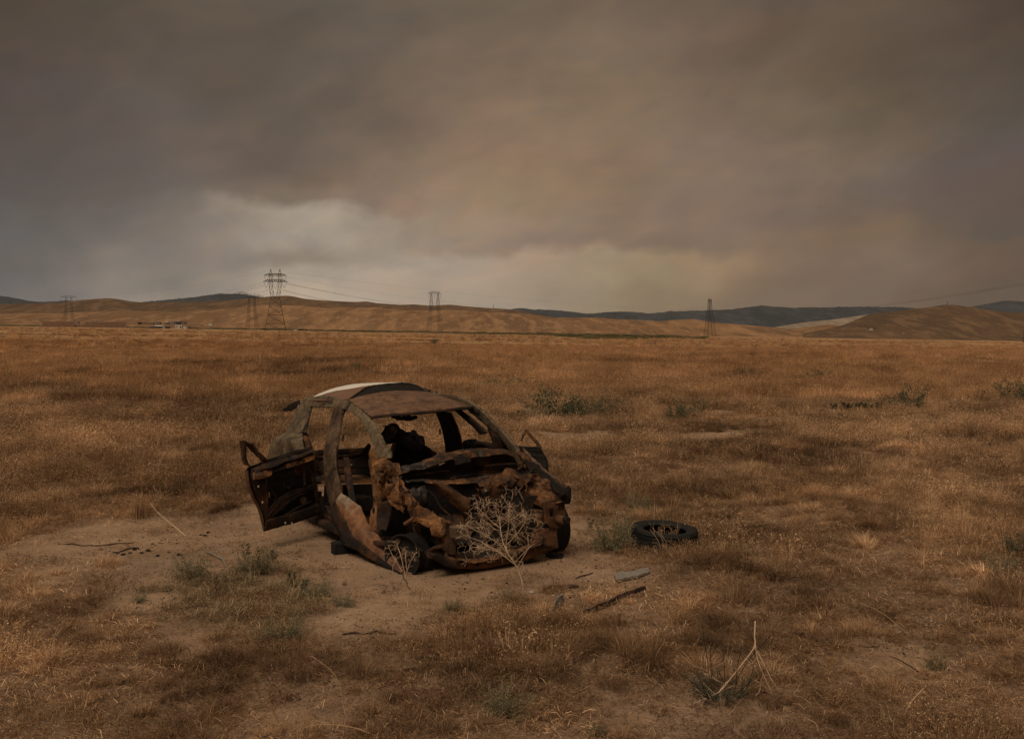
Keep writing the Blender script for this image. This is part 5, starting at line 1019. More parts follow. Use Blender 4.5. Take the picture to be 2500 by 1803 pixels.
def matted(name, m, seed, n, h, rad, wd_):
    rnd = random.Random(seed); V = []; Fs = []; wa = rnd.uniform(0, 6.28); wv = Vector((math.cos(wa), math.sin(wa), 0))
    for i in range(n):
        a = rnd.uniform(0, 6.28); r_ = rad * math.sqrt(rnd.random()); q = r_ / rad; out_ = Vector((math.cos(a), math.sin(a), 0))
        blade(V, Fs, (out_.x * r_, out_.y * r_, -.01), out_ * q * 1.2 + wv * rnd.uniform(.3, 1.2), h * (1.25 - .6 * q) * rnd.uniform(.6, 1.15), wd_ * rnd.uniform(.5, 1.4), rnd.uniform(.8, 2.6), rnd, 4, rnd.uniform(.5, 1.1))
    return make_proto(name, V, Fs, m)
G_mat = [proto(matted('matted_grass', M_grass, 90 + i, 260, .26, .17, .0048)) for i in range(4)]
G_matb = [proto(matted('matted_weed', M_brown, 95 + i, 240, .20, .18, .0048)) for i in range(3)]
def scatter(name, X, Y, S, I, label, zoff=0.0, seed=1):
    rng = np.random.default_rng(seed); n = len(X); Z = gz(X, Y) + zoff
    me = bpy.data.meshes.new(name); me.vertices.add(n); me.vertices.foreach_set('co', np.stack([X, Y, Z], -1).astype(np.float32).ravel())
    rot = np.stack([rng.normal(0, .06, n), rng.normal(0, .06, n), rng.normal(0, 1.1, n)], -1).astype(np.float32)
    a = me.attributes.new('rot', 'FLOAT_VECTOR', 'POINT'); a.data.foreach_set('vector', rot.ravel())
    sv = np.stack([S * rng.uniform(.85, 1.2, n), S * rng.uniform(.85, 1.2, n), S * rng.uniform(.75, 1.25, n)], -1).astype(np.float32)
    a = me.attributes.new('scl', 'FLOAT_VECTOR', 'POINT'); a.data.foreach_set('vector', sv.ravel())
    a = me.attributes.new('idx', 'INT', 'POINT'); a.data.foreach_set('value', I.astype(np.int32))
    o = bpy.data.objects.new(name, me); COL.objects.link(o)
    g = bpy.data.node_groups.new(name + '_scatter', 'GeometryNodeTree'); g.interface.new_socket('Geometry', in_out='INPUT', socket_type='NodeSocketGeometry'); g.interface.new_socket('Geometry', in_out='OUTPUT', socket_type='NodeSocketGeometry')
    gi = g.nodes.new('NodeGroupInput'); go = g.nodes.new('NodeGroupOutput'); ip = g.nodes.new('GeometryNodeInstanceOnPoints'); ci = g.nodes.new('GeometryNodeCollectionInfo')
    ci.inputs['Collection'].default_value = PCOL; ci.inputs['Separate Children'].default_value = True; ci.inputs['Reset Children'].default_value = True
    def na(nm, ty): q = g.nodes.new('GeometryNodeInputNamedAttribute'); q.data_type = ty; q.inputs['Name'].default_value = nm; return q.outputs['Attribute']
    g.links.new(gi.outputs[0], ip.inputs['Points']); g.links.new(ci.outputs[0], ip.inputs['Instance']); ip.inputs['Pick Instance'].default_value = True
    g.links.new(na('idx', 'INT'), ip.inputs['Instance Index']); g.links.new(na('scl', 'FLOAT_VECTOR'), ip.inputs['Scale'])
    er = g.nodes.new('FunctionNodeEulerToRotation'); g.links.new(na('rot', 'FLOAT_VECTOR'), er.inputs[0]); g.links.new(er.outputs[0], ip.inputs['Rotation'])
    g.links.new(ip.outputs[0], go.inputs[0])
    md = o.modifiers.new('scatter', 'NODES'); md.node_group = g
    o['kind'] = 'stuff'; o['label'] = label; o['category'] = 'grass'; return o

rng = np.random.default_rng(7)
def wedge(n, y0, y1, p=1.0, hw=.92):
    n = int(n * hw / .62)
    """random points in the view wedge, density even per area"""
    u = rng.random(n); y = np.sqrt(y0 ** 2 + u * (y1 ** 2 - y0 ** 2)) if p == 1 else y0 * (y1 / y0) ** u
    return rng.uniform(-hw, hw, n) * y + rng.uniform(-.5, .5, n), y
def pick(lst, n): return np.array(lst)[rng.integers(0, len(lst), n)]
def keep_off_car(X, Y, r=0.0):
    ci = np.array(CI); lx = ci[0, 0] * X + ci[0, 1] * Y + ci[0, 3]; ly = ci[1, 0] * X + ci[1, 1] * Y + ci[1, 3]
    inside = (lx > -3.8 - r) & (lx < .5 + r) & (np.abs(ly) < .95 + r); tx, ty = TYRE; ok = ~inside & (np.hypot(X - tx, Y - ty) > .36)
    for px, py, rr in ((1520, 1408, .2), (1565, 1402, .2), (1370, 1436, .16), (1400, 1498, .13), (1470, 1488, .13), (1530, 1466, .13), (1360, 1490, .2), (1278, 1441, .22), (1420, 1410, .15), (905, 1548, .14), (1835, 1660, .1), (2230, 1510, .14), (2280, 1520, .14), (2325, 1526, .1), (2160, 1530, .12), (1620, 1372, .15), (1500, 1335, .25)):
        gx, gy = gp(px, py); ok &= np.hypot(X - gx, Y - gy) > rr * .62
    return ok
TYRE = ((1620.5 - 1250) / F * 10.12, 10.12)
# near field (3.5 - 34 m)
X, Y = wedge(52000, 3.3, 34); dn = .55 * fbm(X / 1.5, Y / 1.5, 4, 101, .6) + .45 * fbm(X / .55, Y / .55, 3, 103, .6); cl = clearmask(X, Y); ty_ = fbm(X / 2.6, Y / 2.6, 4, 111, .6); sz = fbm(X / 1.1, Y / 1.1, 3, 121)
keep = (rng.random(len(X)) > cl * .975) & (rng.random(len(X)) < .05 + 1.2 * sstep(.42, .57, dn) * (.6 + .4 * sstep(10, 20, Y))) & keep_off_car(X, Y)
X, Y, ty_, sz, cl = X[keep], Y[keep], ty_[keep], sz[keep], cl[keep]; n = len(X); r_ = rng.random(n)
right = sstep(-.5, 1.5, X / Y * 2 + .3) * sstep(3, 9, Y)
ty_ = ty_ - .06 * (1 - sstep(4.5, 8, Y)) - .03 * sstep(.1, .4, np.abs(X / Y))
I = np.where(ty_ + (r_ - .5) * .25 > .53, pick(G_dry, n), np.where(ty_ + (r_ - .5) * .2 > .455, pick(G_fea, n), pick(G_brn, n)))
I = np.where(rng.random(n) < .12, pick(G_bus, n), I); I = np.where(rng.random(n) < .06, pick(G_stm, n), I); I = np.where((rng.random(n) < .07), pick(G_wd, n), I)
nearf = sstep(3, 8.5, Y)
S = (.42 + .85 * sz) * (.62 + .38 * nearf) * (1 + .35 * sstep(11, 20, Y)) * (.55 + .45 * sstep(.1, 1.1, -edge_out(X, Y))) * np.where(cl > .3, .45, 1.0)
scatter('dry_grass', X, Y, S, I, 'dry orange brown grass and dead weeds covering the near plain', seed=2)
# matted clumps, each with a dark heart
X, Y = wedge(13000, 3.4, 30); dn = .5 * fbm(X / 1.9, Y / 1.9, 4, 171, .6) + .5 * fbm(X / .8, Y / .8, 3, 173, .6); cl = clearmask(X, Y); k_ = (rng.random(len(X)) > cl * 1.03) & (rng.random(len(X)) < 1.3 * sstep(.44, .58, dn)) & keep_off_car(X, Y, .05); X, Y = X[k_], Y[k_]; n = len(X); tt = fbm(X / 1.3, Y / 1.3, 3, 181)
scatter('matted_grass', X, Y, rng.uniform(.45, 1.15, n) * (.6 + .4 * sstep(.1, 1.1, -edge_out(X, Y))) * (.7 + .3 * sstep(4, 10, Y)), np.where(tt + rng.normal(0, .08, n) + .06 * sstep(5, 9, Y) > .53, pick(G_mat, n), pick(G_matb, n)), 'matted clumps of bent dry grass between the finer grass', seed=9)
# litter
X, Y = wedge(15000, 3.0, 20); cl = clearmask(X, Y); k_ = (rng.random(len(X)) > cl * .90) & keep_off_car(X, Y); X, Y = X[k_], Y[k_]; n = len(X)
scatter('straw_litter', X, Y, rng.uniform(.7, 1.4, n), np.where(rng.random(n) < .55, pick(G_lit, n), pick(G_lit2, n)), 'broken straw lying flat between the grass clumps', seed=3)
# middle distance
X, Y = wedge(60000, 30, 150, 0); dn = fbm(X / 7, Y / 3.5, 4, 131, .6); ty_ = fbm(X / 9, Y / 5, 4, 141, .6); k_ = (rng.random(len(X)) < .3 + 1.3 * sstep(.36, .6, dn)) & (rng.random(len(X)) > clearmask(X, Y)); X, Y, ty_ = X[k_], Y[k_], ty_[k_]; n = len(X)
scatter('dry_grass', X, Y, rng.uniform(.6, 1.25, n) * (1 + Y / 300), np.where(ty_ + rng.normal(0, .05, n) > .42, pick(G_far, n), pick(G_farb, n)), 'dry grass covering the middle of the plain', seed=4)
X, Y = wedge(16000, 140, 700, 0); dn = fbm(X / 50, Y / 14, 4, 151, .6); k_ = rng.random(len(X)) < .1 + 1.5 * sstep(.45, .62, dn); X, Y = X[k_], Y[k_]; n = len(X)
scatter('dry_grass', X, Y, rng.uniform(.8, 1.5, n) * (1 + Y / 500), np.where(rng.random(n) < .75, pick(G_far, n), pick(G_farb, n)), 'sparse dark tufts on the far plain', seed=5)
# dead tufts and litter creeping over the bare sand
X, Y = wedge(2600, 5, 13, 1, .55); cl = clearmask(X, Y); k_ = (cl > .5) & (fbm(X / .7, Y / .7, 3, 211) > .50) & keep_off_car(X, Y); X, Y = X[k_], Y[k_]; n = len(X); r_ = rng.random(n)
scatter('dead_tufts', X, Y, rng.uniform(.18, .55, n), np.where(r_ < .35, pick(G_lit, n), np.where(r_ < .6, pick(G_brn, n), np.where(r_ < .8, pick(G_fea, n), pick(G_lit2, n)))), 'low dead tufts and straw litter creeping over the bare sand', seed=12)
# weed carpet left of the car
X, Y = wedge(9000, 5.5, 11.5); wm = weedmask(X, Y); k_ = rng.random(len(X)) < wm * .5; X, Y = X[k_], Y[k_]; n = len(X)
scatter('grey_green_weeds', X, Y, rng.uniform(.5, .95, n), np.where(rng.random(n) < .62, pick(G_wd, n), np.where(rng.random(n) < .5, pick(G_brn, n), pick(G_lit, n))), 'mat of grey green weeds on the sand left of the car', seed=6)
# small grains and charred flakes on the sand
def chips(name, n, y0, y1, smin, smax, m, label, seed, cm_min=.4):
    rn = random.Random(seed); X, Y = wedge(n, y0, y1, 1, .58); cl = clearmask(X, Y); k_ = (cl > cm_min) & (fbm(X / .8, Y / .8, 3, seed) > .42); X, Y = X[k_], Y[k_]; Z = gz(X, Y); V = []; Fs = []
    for x, y, z in zip(X, Y, Z):
        s = rn.uniform(smin, smax) * rn.random() ** .5 + smin; a = rn.uniform(0, 6.28); el_ = rn.uniform(.3, 1); q = len(V); c, sn = math.cos(a), math.sin(a)
        for u, v, h in ((-1, 0, 0), (0, -el_, 0), (1, 0, 0), (0, el_, 0), (rn.uniform(-.3, .3), rn.uniform(-.2, .2), rn.uniform(.3, .8))): V.append((x + (u * c - v * sn) * s, y + (u * sn + v * c) * s, z - .001 + h * s))
        Fs += [(q, q + 1, q + 4), (q + 1, q + 2, q + 4), (q + 2, q + 3, q + 4), (q + 3, q, q + 4)]
    me = fastmesh(name, np.array(V), np.array(Fs)); o = link(name, me, m); o['kind'] = 'stuff'; o['label'] = label; o['category'] = 'debris'
chips('charred_flakes', 12000, 5, 13, .004, .016, M_char, 'small black charred flakes strewn over the bare sand', 201)
chips('gravel', 24000, 4, 13, .003, .011, M_stick, 'brown grit scattered over the bare sand', 202)
chips('gravel', 2500, 4, 13, .003, .010, M_stone, 'pale grit scattered over the bare sand', 203)

# ---------------------------------------------------------------- single plants
def plant_obj(name, me, px, py, s, label, cat, group=None, rz=0, sz_=None, sink=0.01):
    o = bpy.data.objects.new(name, me); COL.objects.link(o); p = G(px, py); o.location = (p.x, p.y, p.z - sink); o.scale = sz_ or (s, s, s); o.rotation_euler = (0, 0, rz); return tag(o, label, cat, group)
me_g = [bushy('shrub', M_green, 300 + i, 3600, .55, .5, .055, .012, 26, 1.3) for i in range(3)]
M_sage = plant_mat('grey_green_sage_leaf', (0.12, 0.125, 0.075), (0.20, 0.195, 0.12), (0.32, 0.285, 0.185), 0.1, False)
me_gg = bushy('shrub', M_sage, 310, 4200, .38, .38, .032, .006, 40, 1.1)
me_pu = bushy('shrub', M_purple, 320, 1500, .5, .45, .035, .006, 22, 1.1)
me_dk = bushy('shrub', M_brown, 330, 900, .45, .5, .03, .005, 22, .8, M_stick)
SG = 'green shrubs dotted over the plain'
for i, (px, py, wpx, hpx, kind, lb) in enumerate((
 (1240, 956, 150, 22, 0, 'long low green shrub behind the car roof, right of its far end'), (1350, 1024, 120, 42, 1, 'wide dark green shrub right of the car roof'), (1440, 1026, 80, 34, 2, 'dull green shrub touching the wide dark green one on its right'),
 (1650, 1028, 60, 30, 0, 'low green shrub just left of the small round one'), (1709, 1018, 36, 26, 1, 'small round dark green shrub in the middle of the right field'), (1822, 926, 38, 17, 2, 'dark green shrub, left of a pair far out in the right field'), (1866, 927, 26, 13, 0, 'smaller shrub, right of a pair far out in the right field'),
 (1960, 938, 60, 14, 1, 'flat green shrub beyond the leafy vine'), (2005, 934, 50, 20, 2, 'green shrub behind the flat one in the right field'), (2216, 1006, 80, 38, 0, 'large green shrub near the right side of the field'), (2475, 986, 90, 34, 1, 'dark green shrub at the right edge'),
 (1005, 905+50, 34, 20, 2, 'green shrub peeping just behind the car roof'), (1120, 960, 22, 15, 1, 'small green shrub just right of the roof scrap'), (446, 971, 24, 14, 2, 'small green shrub far out left of the car'), (18, 926, 22, 14, 0, 'small green shrub at the left edge of the field'),
 (870, 905, 26, 12, 1, 'small green shrub above the white roof paint'), (1695, 878, 20, 10, 2, 'tiny dark green shrub far out right of the middle'), (1490, 1000, 60, 20, 0, 'faint low green shrub between two larger ones'), (2330, 960, 60, 16, 1, 'faint low shrub beyond the purple grey bush'), (1060, 838, 18, 8, 0, 'tiny shrub far off below the portal pylon'))):
    p = G(px, py); w_ = wpx / F * p.y / 1.05; h_ = hpx / F * p.y / .58
    plant_obj('shrub', me_g[kind], px, py, 1, lb, 'shrub', SG, i * 1.3, (w_ * 1.3, min(w_ * 1.3, 1.8), h_ * 1.75))
plant_obj('shrub', me_pu, 2296, 1052, 1, 'grey purple bush in the right field below the large green shrub', 'shrub', None, 1, (1.0, 1.0, .9))
plant_obj('shrub', me_pu, 1172, 834, 1, 'lone dark bush far off in front of the green strip', 'shrub', None, 2, (4.0, 4.0, 3.2))
plant_obj('shrub', me_pu, 1592, 842, 1, 'lone bush far off left of the side on pylon', 'shrub', None, 2.5, (3.4, 3.0, 2.4))
plant_obj('dead_shrub', me_dk, 662, 998, 1, 'dark twiggy dead shrub left of the roof flap', 'shrub', None, 3, (.85, .8, .62))
plant_obj('shrub', me_gg, 1492, 1338, 1, 'round grey green shrub between the car and the tyre', 'shrub', None, 0, (.78, .78, .95))
plant_obj('shrub', me_gg, 1560, 1250, 1, 'dull grey green shrub behind the tyre', 'shrub', None, 2, (.6, .5, .55))
for i, (px, py, s, m_, lb) in enumerate(((690, 1560, .50, me_gg, 'small grey green weed tuft on the sand below the weed mat'), (835, 1480, .30, me_gg, 'tiny grey green weed on the sand below the torn wing'), (480, 1415, .62, me_gg, 'tall pale green weed at the upper left of the weed mat'), (620, 1400, .62, me_gg, 'dark green weed at the top of the weed mat'),
   (270, 1455, .45, me_dk, 'dark brown dead tuft on the sand at left'), (345, 1470, .22, me_gg, 'small green sprig right of the dark brown dead tuft'), (770, 1455, .4, me_gg, 'leafy weed at the right end of the weed mat'), (1105, 1490, .26, me_gg, 'small green tuft on the sand in front of the car'), (1250, 1470, .34, me_gg, 'grey green tuft at the foot of the bleached dead bush'),
   (2290, 1635, .16, me_g[0], 'dark green sprig on the sandy patch at lower right'), (1460, 1795, .12, me_g[1], 'green sprig at the bottom edge'), (1240, 1740, .45, me_gg, 'grey green clump in the grass at the bottom middle'), (2440, 1400, .5, me_gg, 'dark green shrub at the right edge beside the pale stones'), (2490, 1350, .36, me_g[0], 'dark green shrub cut off by the right edge'))):
    plant_obj('weed', m_, px, py, s, lb, 'weed', None, i * 2.1)
# upright leafy sprigs above the weed mat
def sprig(px, py, hpx, label, seed, m=M_green, lean=.2, lw=.007, ll=.045, nst=3):
    rnd = random.Random(seed); p = G(px, py); h = hpx / F * p.y; root = empty('leafy_weed', p, label, 'weed', 'leafy sprigs standing on the sand'); st = MB(); V = []; Fs = []
    for s_ in range(nst):
        q = Vector((rnd.uniform(-.02, .02), rnd.uniform(-.02, .02), -.01)); d = Vector((rnd.uniform(-lean, lean) + .1, rnd.uniform(-lean, lean), 1)).normalized(); P_ = [q.copy()]
        for j in range(9):
            q = q + d * h / 9 * rnd.uniform(.85, 1.1); P_.append(q.copy()); d = (d + Vector((rnd.gauss(0, .12), rnd.gauss(0, .12), .05))).normalized()
            if j > 1:
                for l in range(3):
                    a = rnd.uniform(0, 6.28); t = (Vector((math.cos(a), math.sin(a), .7))).normalized(); L_ = ll * rnd.uniform(.6, 1.1); s = Vector((-math.sin(a), math.cos(a), rnd.uniform(-.4, .4))) * lw; k_ = len(V); V += [q, q + t * L_ * .5 + s, q + t * L_, q + t * L_ * .5 - s]; Fs.append((k_, k_ + 1, k_ + 2, k_ + 3))
        st.tube(P_, [.004 * (1 - .08 * i) for i in range(10)], 5)
    st.build('stem', M_twig2, root); link('leaves', (V, Fs), m, root); return root
sprig(598, 1385, 60, 'leftmost tall leafy sprig behind the weed mat', 1); sprig(630, 1405, 72, 'tallest leafy sprig standing in the weed mat', 2); sprig(668, 1375, 32, 'short leafy sprig on the sand above the weed mat', 3); sprig(712, 1440, 50, 'leafy sprig at the right of the weed mat', 4); sprig(735, 1450, 40, 'thin leafy sprig rightmost over the weed mat', 5)
sprig(1442, 1296, 26, 'small leafy sprig at the left foot of the grey green shrub', 6, ll=.03)
# leafy vine in the right field
for i, (px, py) in enumerate(((2035, 1010), (2062, 1011), (2090, 1010), (2118, 1012), (2146, 1011))):
    sprig(px, py, 26, 'broad leaved green plant, number %s from the left in a row of five' % ('one', 'two', 'three', 'four', 'five')[i], 20 + i, m=M_green, lean=.6, lw=.035, ll=.13, nst=4)
# blue green feathery plant with tall stems, lower right
def feathery():
    rnd = random.Random(9); p = G(1765, 1712); root = empty('feathery_plant', p, 'blue green feathery plant with bare upright stems at the lower right', 'plant'); V = []; Fs = []; st = MB()
    for s_ in range(32):
        a = rnd.uniform(0, 6.28); q = Vector((math.cos(a) * .05, math.sin(a) * .05, 0)); tall = s_ < 5; L_ = rnd.uniform(.32, .50) if tall else rnd.uniform(.14, .30)
        d = Vector((math.cos(a) * (.25 if tall else 1.1), math.sin(a) * (.25 if tall else 1.1), 1)).normalized(); P_ = [q.copy()]
        for j in range(10):
            q = q + d * L_ / 10; P_.append(q.copy()); d = (d + Vector((rnd.gauss(0, .1), rnd.gauss(0, .1), 0))).normalized()
            if not tall or j > 4:
                for l in range(8):
                    t = Vector((rnd.gauss(0, 1), rnd.gauss(0, 1), rnd.gauss(.3, 1))).normalized(); u = Vector((rnd.gauss(0, 1), rnd.gauss(0, 1), rnd.gauss(0, 1))).normalized() * .0020; L2 = rnd.uniform(.012, .032); b = q + t * .01; k_ = len(V); V += [b, b + t * L2 * .5 + u, b + t * L2, b + t * L2 * .5 - u]; Fs.append((k_, k_ + 1, k_ + 2, k_ + 3))
        st.tube(P_, .0022, 4)
    st.build('stem', M_stick, root); link('leaves', (V, Fs), M_bluegreen, root)
feathery()

# ---------------------------------------------------------------- bleached dead bush in front of the car
M_twigs = simple('tan_dry_twig', (0.52, 0.37, 0.25), 0.8, 0.3, 30, 0.0)
def deadbush(name, base, chains, label, m, seed, depth=3, tl=.16, r0=.009, spread=.16, ncurl=3, group=None, cat='dead bush', rmin=.0009, m2=None):
    """chains: (points, r_start, r_end, twigs) main limbs; fine twigs grow off them"""
    rnd = random.Random(seed); root = empty(name, base, label, cat, group)
    main = MB(); fine = MB()
    def twig(p, d, L_, r_, lev):
        P_ = [p.copy()]; n_ = 6; cv = Vector((rnd.gauss(0, .34), rnd.gauss(0, .3), rnd.gauss(.02, .3)))
        for j in range(n_):
            d = (d + cv * .5 + Vector((rnd.gauss(0, .10), rnd.gauss(0, .10), rnd.gauss(0, .10)))).normalized(); p = p + d * L_ / n_; P_.append(p.copy())
            if lev > 0 and j >= 1 and rnd.random() < .62:
                s = Vector((rnd.gauss(0, 1), rnd.gauss(0, .7), rnd.gauss(.1, 1))).normalized(); twig(p, (d * .8 + s * .8).normalized(), L_ * rnd.uniform(.45, .8), r_ * .68, lev - 1)
        fine.tube(P_, [max(rmin, r_ * (1 - .08 * i)) for i in range(n_ + 1)], 3)
    for pts_, ra, rb, tw in chains:
        P_ = crom([Vector(p) for p in pts_], 4); n_ = len(P_); main.tube(P_, [ra + (rb - ra) * i / (n_ - 1) for i in range(n_)], 6)
        for i in range(tw):
            t = rnd.uniform(.25, 1.0); j = min(n_ - 2, int(t * (n_ - 1))); d = (P_[j + 1] - P_[j]).normalized(); s = Vector((rnd.gauss(0, 1), rnd.gauss(0, .8), rnd.gauss(.1, 1))).normalized()
            twig(P_[j], (d * .5 + s * .75).normalized(), tl * rnd.uniform(.5, 1.1), rb * .62, depth - 1)
    if depth == 1: main.add(fine.v, fine.f)
    main.build('trunk', m, root, True)
    if depth > 1: fine.build('twigs', m2 or m, root); return root
bb = G(1278, 1441)
def BP(x, y, dy=0.0):      # point of the bush, from the close-up crop, a little nearer or farther than its foot
    px, py = 560 + x * .38801, 900 + y * .38801; t = bb.y + dy; return Vector(((px - 1250) / F * t, t, CAMH - (py - HOR) / F * t)) - bb
T0 = BP(1855, 1398); T0.z = -.04
f1 = BP(1808, 1240); f2 = BP(1755, 1165); f3 = BP(1740, 1110, .05)
deadbush('dead_bush', bb, [
 ([T0, BP(1840,1330), BP(1825,1290), f1, f2, f3], 0.0075, 0.0038, 1),
 ([f2, BP(1720,1085,.05), BP(1705,1000,.08), BP(1700,930,.12), BP(1690,880,.1)], 0.0045, 0.0021, 9),
 ([f3, BP(1755,1000,.0), BP(1757,930,-.05), BP(1760,880,-.04), BP(1765,840,-.02)], 0.0045, 0.0021, 9),
 ([BP(1757,950,-.03), BP(1800,930,-.05), BP(1850,890,-.05)], 0.0030, 0.0014, 7),
 ([f2, BP(1680,1090,-.08), BP(1610,1050,-.12), BP(1540,1010,-.15), BP(1500,985,-.12)], 0.0037, 0.0017, 12),
 ([f1, BP(1720,1170,.1), BP(1640,1120,.16), BP(1570,1080,.2), BP(1510,1060,.2)], 0.0037, 0.0014, 9),
 ([BP(1700,1000,.08), BP(1640,950,.1), BP(1590,900,.1), BP(1560,870,.1)], 0.0030, 0.0014, 9),
 ([BP(1790,1225), BP(1830,1180,-.08), BP(1880,1130,-.1), BP(1920,1100,-.1)], 0.0030, 0.0014, 2),
 ([BP(1812,1250), BP(1830,1215,.03), BP(1870,1150,.1), BP(1900,1100,.1)], 0.0026, 0.0010, 2),
 ([f3, BP(1790,1060,.15), BP(1830,1010,.2), BP(1860,960,.2), BP(1868,900,.18)], 0.0030, 0.0014, 9),
 ([f2, BP(1690,1150,-.15), BP(1620,1130,-.2), BP(1550,1120,-.22)], 0.0030, 0.0013, 9),
], 'bleached dead bush leaning in front of the crushed car front', M_twig, 4, 3, .14, m2=M_twigs, rmin=.0010)
# dry weed beside the bare rim
b2 = G(990, 1402)
def B2(x, y, dy=0): px, py = 560 + x * .38801, 900 + y * .38801; t = b2.y + dy; return Vector(((px - 1250) / F * t, t, CAMH - (py - HOR) / F * t)) - b2
deadbush('dead_bush', b2, [([Vector((0,0,-.02)), B2(1080,1180), B2(1060,1120,.05), B2(1050,1090,.05)], .004, .0022, 9), ([Vector((0,0,-.02)), B2(1140,1210,-.05), B2(1180,1150,-.08)], .004, .002, 8), ([Vector((0,0,-.02)), B2(1060,1230,.02), B2(1020,1160,.03), B2(1000,1110,.03)], .004, .002, 9), ([Vector((0.02,0,-.02)), B2(1110,1200,-.02), B2(1110,1150,0)], .004, .002, 8)], 'small dry thorny weed between the torn wing and the bare rim', M_twigs, 8, 2, .08)
b3 = G(958, 1315)
deadbush('dead_bush', b3, [([Vector((0,0,-.02)), Vector((-.03,0,.10)), Vector((-.05,0,.2))], .004, .002, 7), ([Vector((0,0,-.02)), Vector((.04,0,.09)), Vector((.08,0,.17))], .004, .002, 7)], 'brown dead weed behind the torn wing', M_stick, 12, 2, .07)
# fallen branch over the blue green plant
g0 = G(1880, 1690)
def GB(px, py, h=0.0):
    t = g0.y; return Vector(((px - 1250) / F * t, t + h, CAMH - (py - HOR) / F * t)) - g0
deadbush('fallen_branch', g0, [
 ([GB(1869,1545,.25), GB(1862,1575,.2), GB(1857,1597,.15), GB(1820,1622,.05), GB(1785,1648,-.02), GB(1748,1672,-.1), GB(1700,1685,-.15), GB(1668,1692,-.18)], .0048, .0020, 10),
 ([GB(1857,1597,.15), GB(1872,1625,.12), GB(1884,1655,.05), GB(1897,1680,-.02)], .0035, .0015, 8),
 ([GB(1859,1592,.15), GB(1862,1630,.1), GB(1875,1670,0), GB(1885,1695,-.05)], .0032, .0014, 7),
 ([GB(1748,1672,-.1), GB(1750,1700,-.15), GB(1765,1718,-.2)], .004, .002, 4),
 ([GB(1748,1672,-.1), GB(1780,1660,0), GB(1810,1690,.05), GB(1830,1700,.05)], .003, .0015, 3)], 'pale dead branch propped over the blue green plant at lower right', M_twigs, 15, 2, .16, cat='branch')
def stalk(pts_, r_, label, m=M_twig, name='dry_stalk', cat='stalk', group=None):
    P0 = G(*pts_[-1][:2]); mb = MB(); P_ = []
    for px, py, h in pts_:
        t = P0.y; P_.append(Vector(((px - 1250) / F * t, t + h, CAMH - (py - HOR) / F * t)))
    P_ = crom([p - P0 for p in P_], 4); mb.tube(P_, [r_ * (.35 + .65 * i / (len(P_) - 1)) for i in range(len(P_))], 5); o = mb.build(name, m, None, True); o.location = P0; return tag(o, label, cat, group)
stalk([(367,1228,0),(385,1250,0),(410,1272,0),(440,1296,0),(455,1310,0)], .009, 'long pale stalk leaning over the sand left of the open door')
stalk([(45,1143,0),(35,1160,0),(20,1172,0)], .011, 'short pale stalk at the left edge of the field')
stalk([(2170,1600,0),(2200,1612,0),(2245,1640,0)], .006, 'thin twig on the sandy patch at lower right', M_stick)
stalk([(2262,1672,.0),(2225,1712,0),(2208,1745,0)], .006, 'pale bent stalk standing at the lower right')
stalk([(2100,1470,0),(2160,1500,0),(2230,1560,0)], .005, 'thin pale stalk arching left of the pale stones', M_twig2)
stalk([(760,1600,0),(820,1650,.0),(842,1740,0),(838,1800,0)], .0045, 'thick straw arching at the bottom left of centre', M_twig2)
stalk([(700,1800,0),(760,1770,.0),(850,1772,0),(930,1800,0)], .0035, 'thin straw arching along the bottom edge', M_twig2)

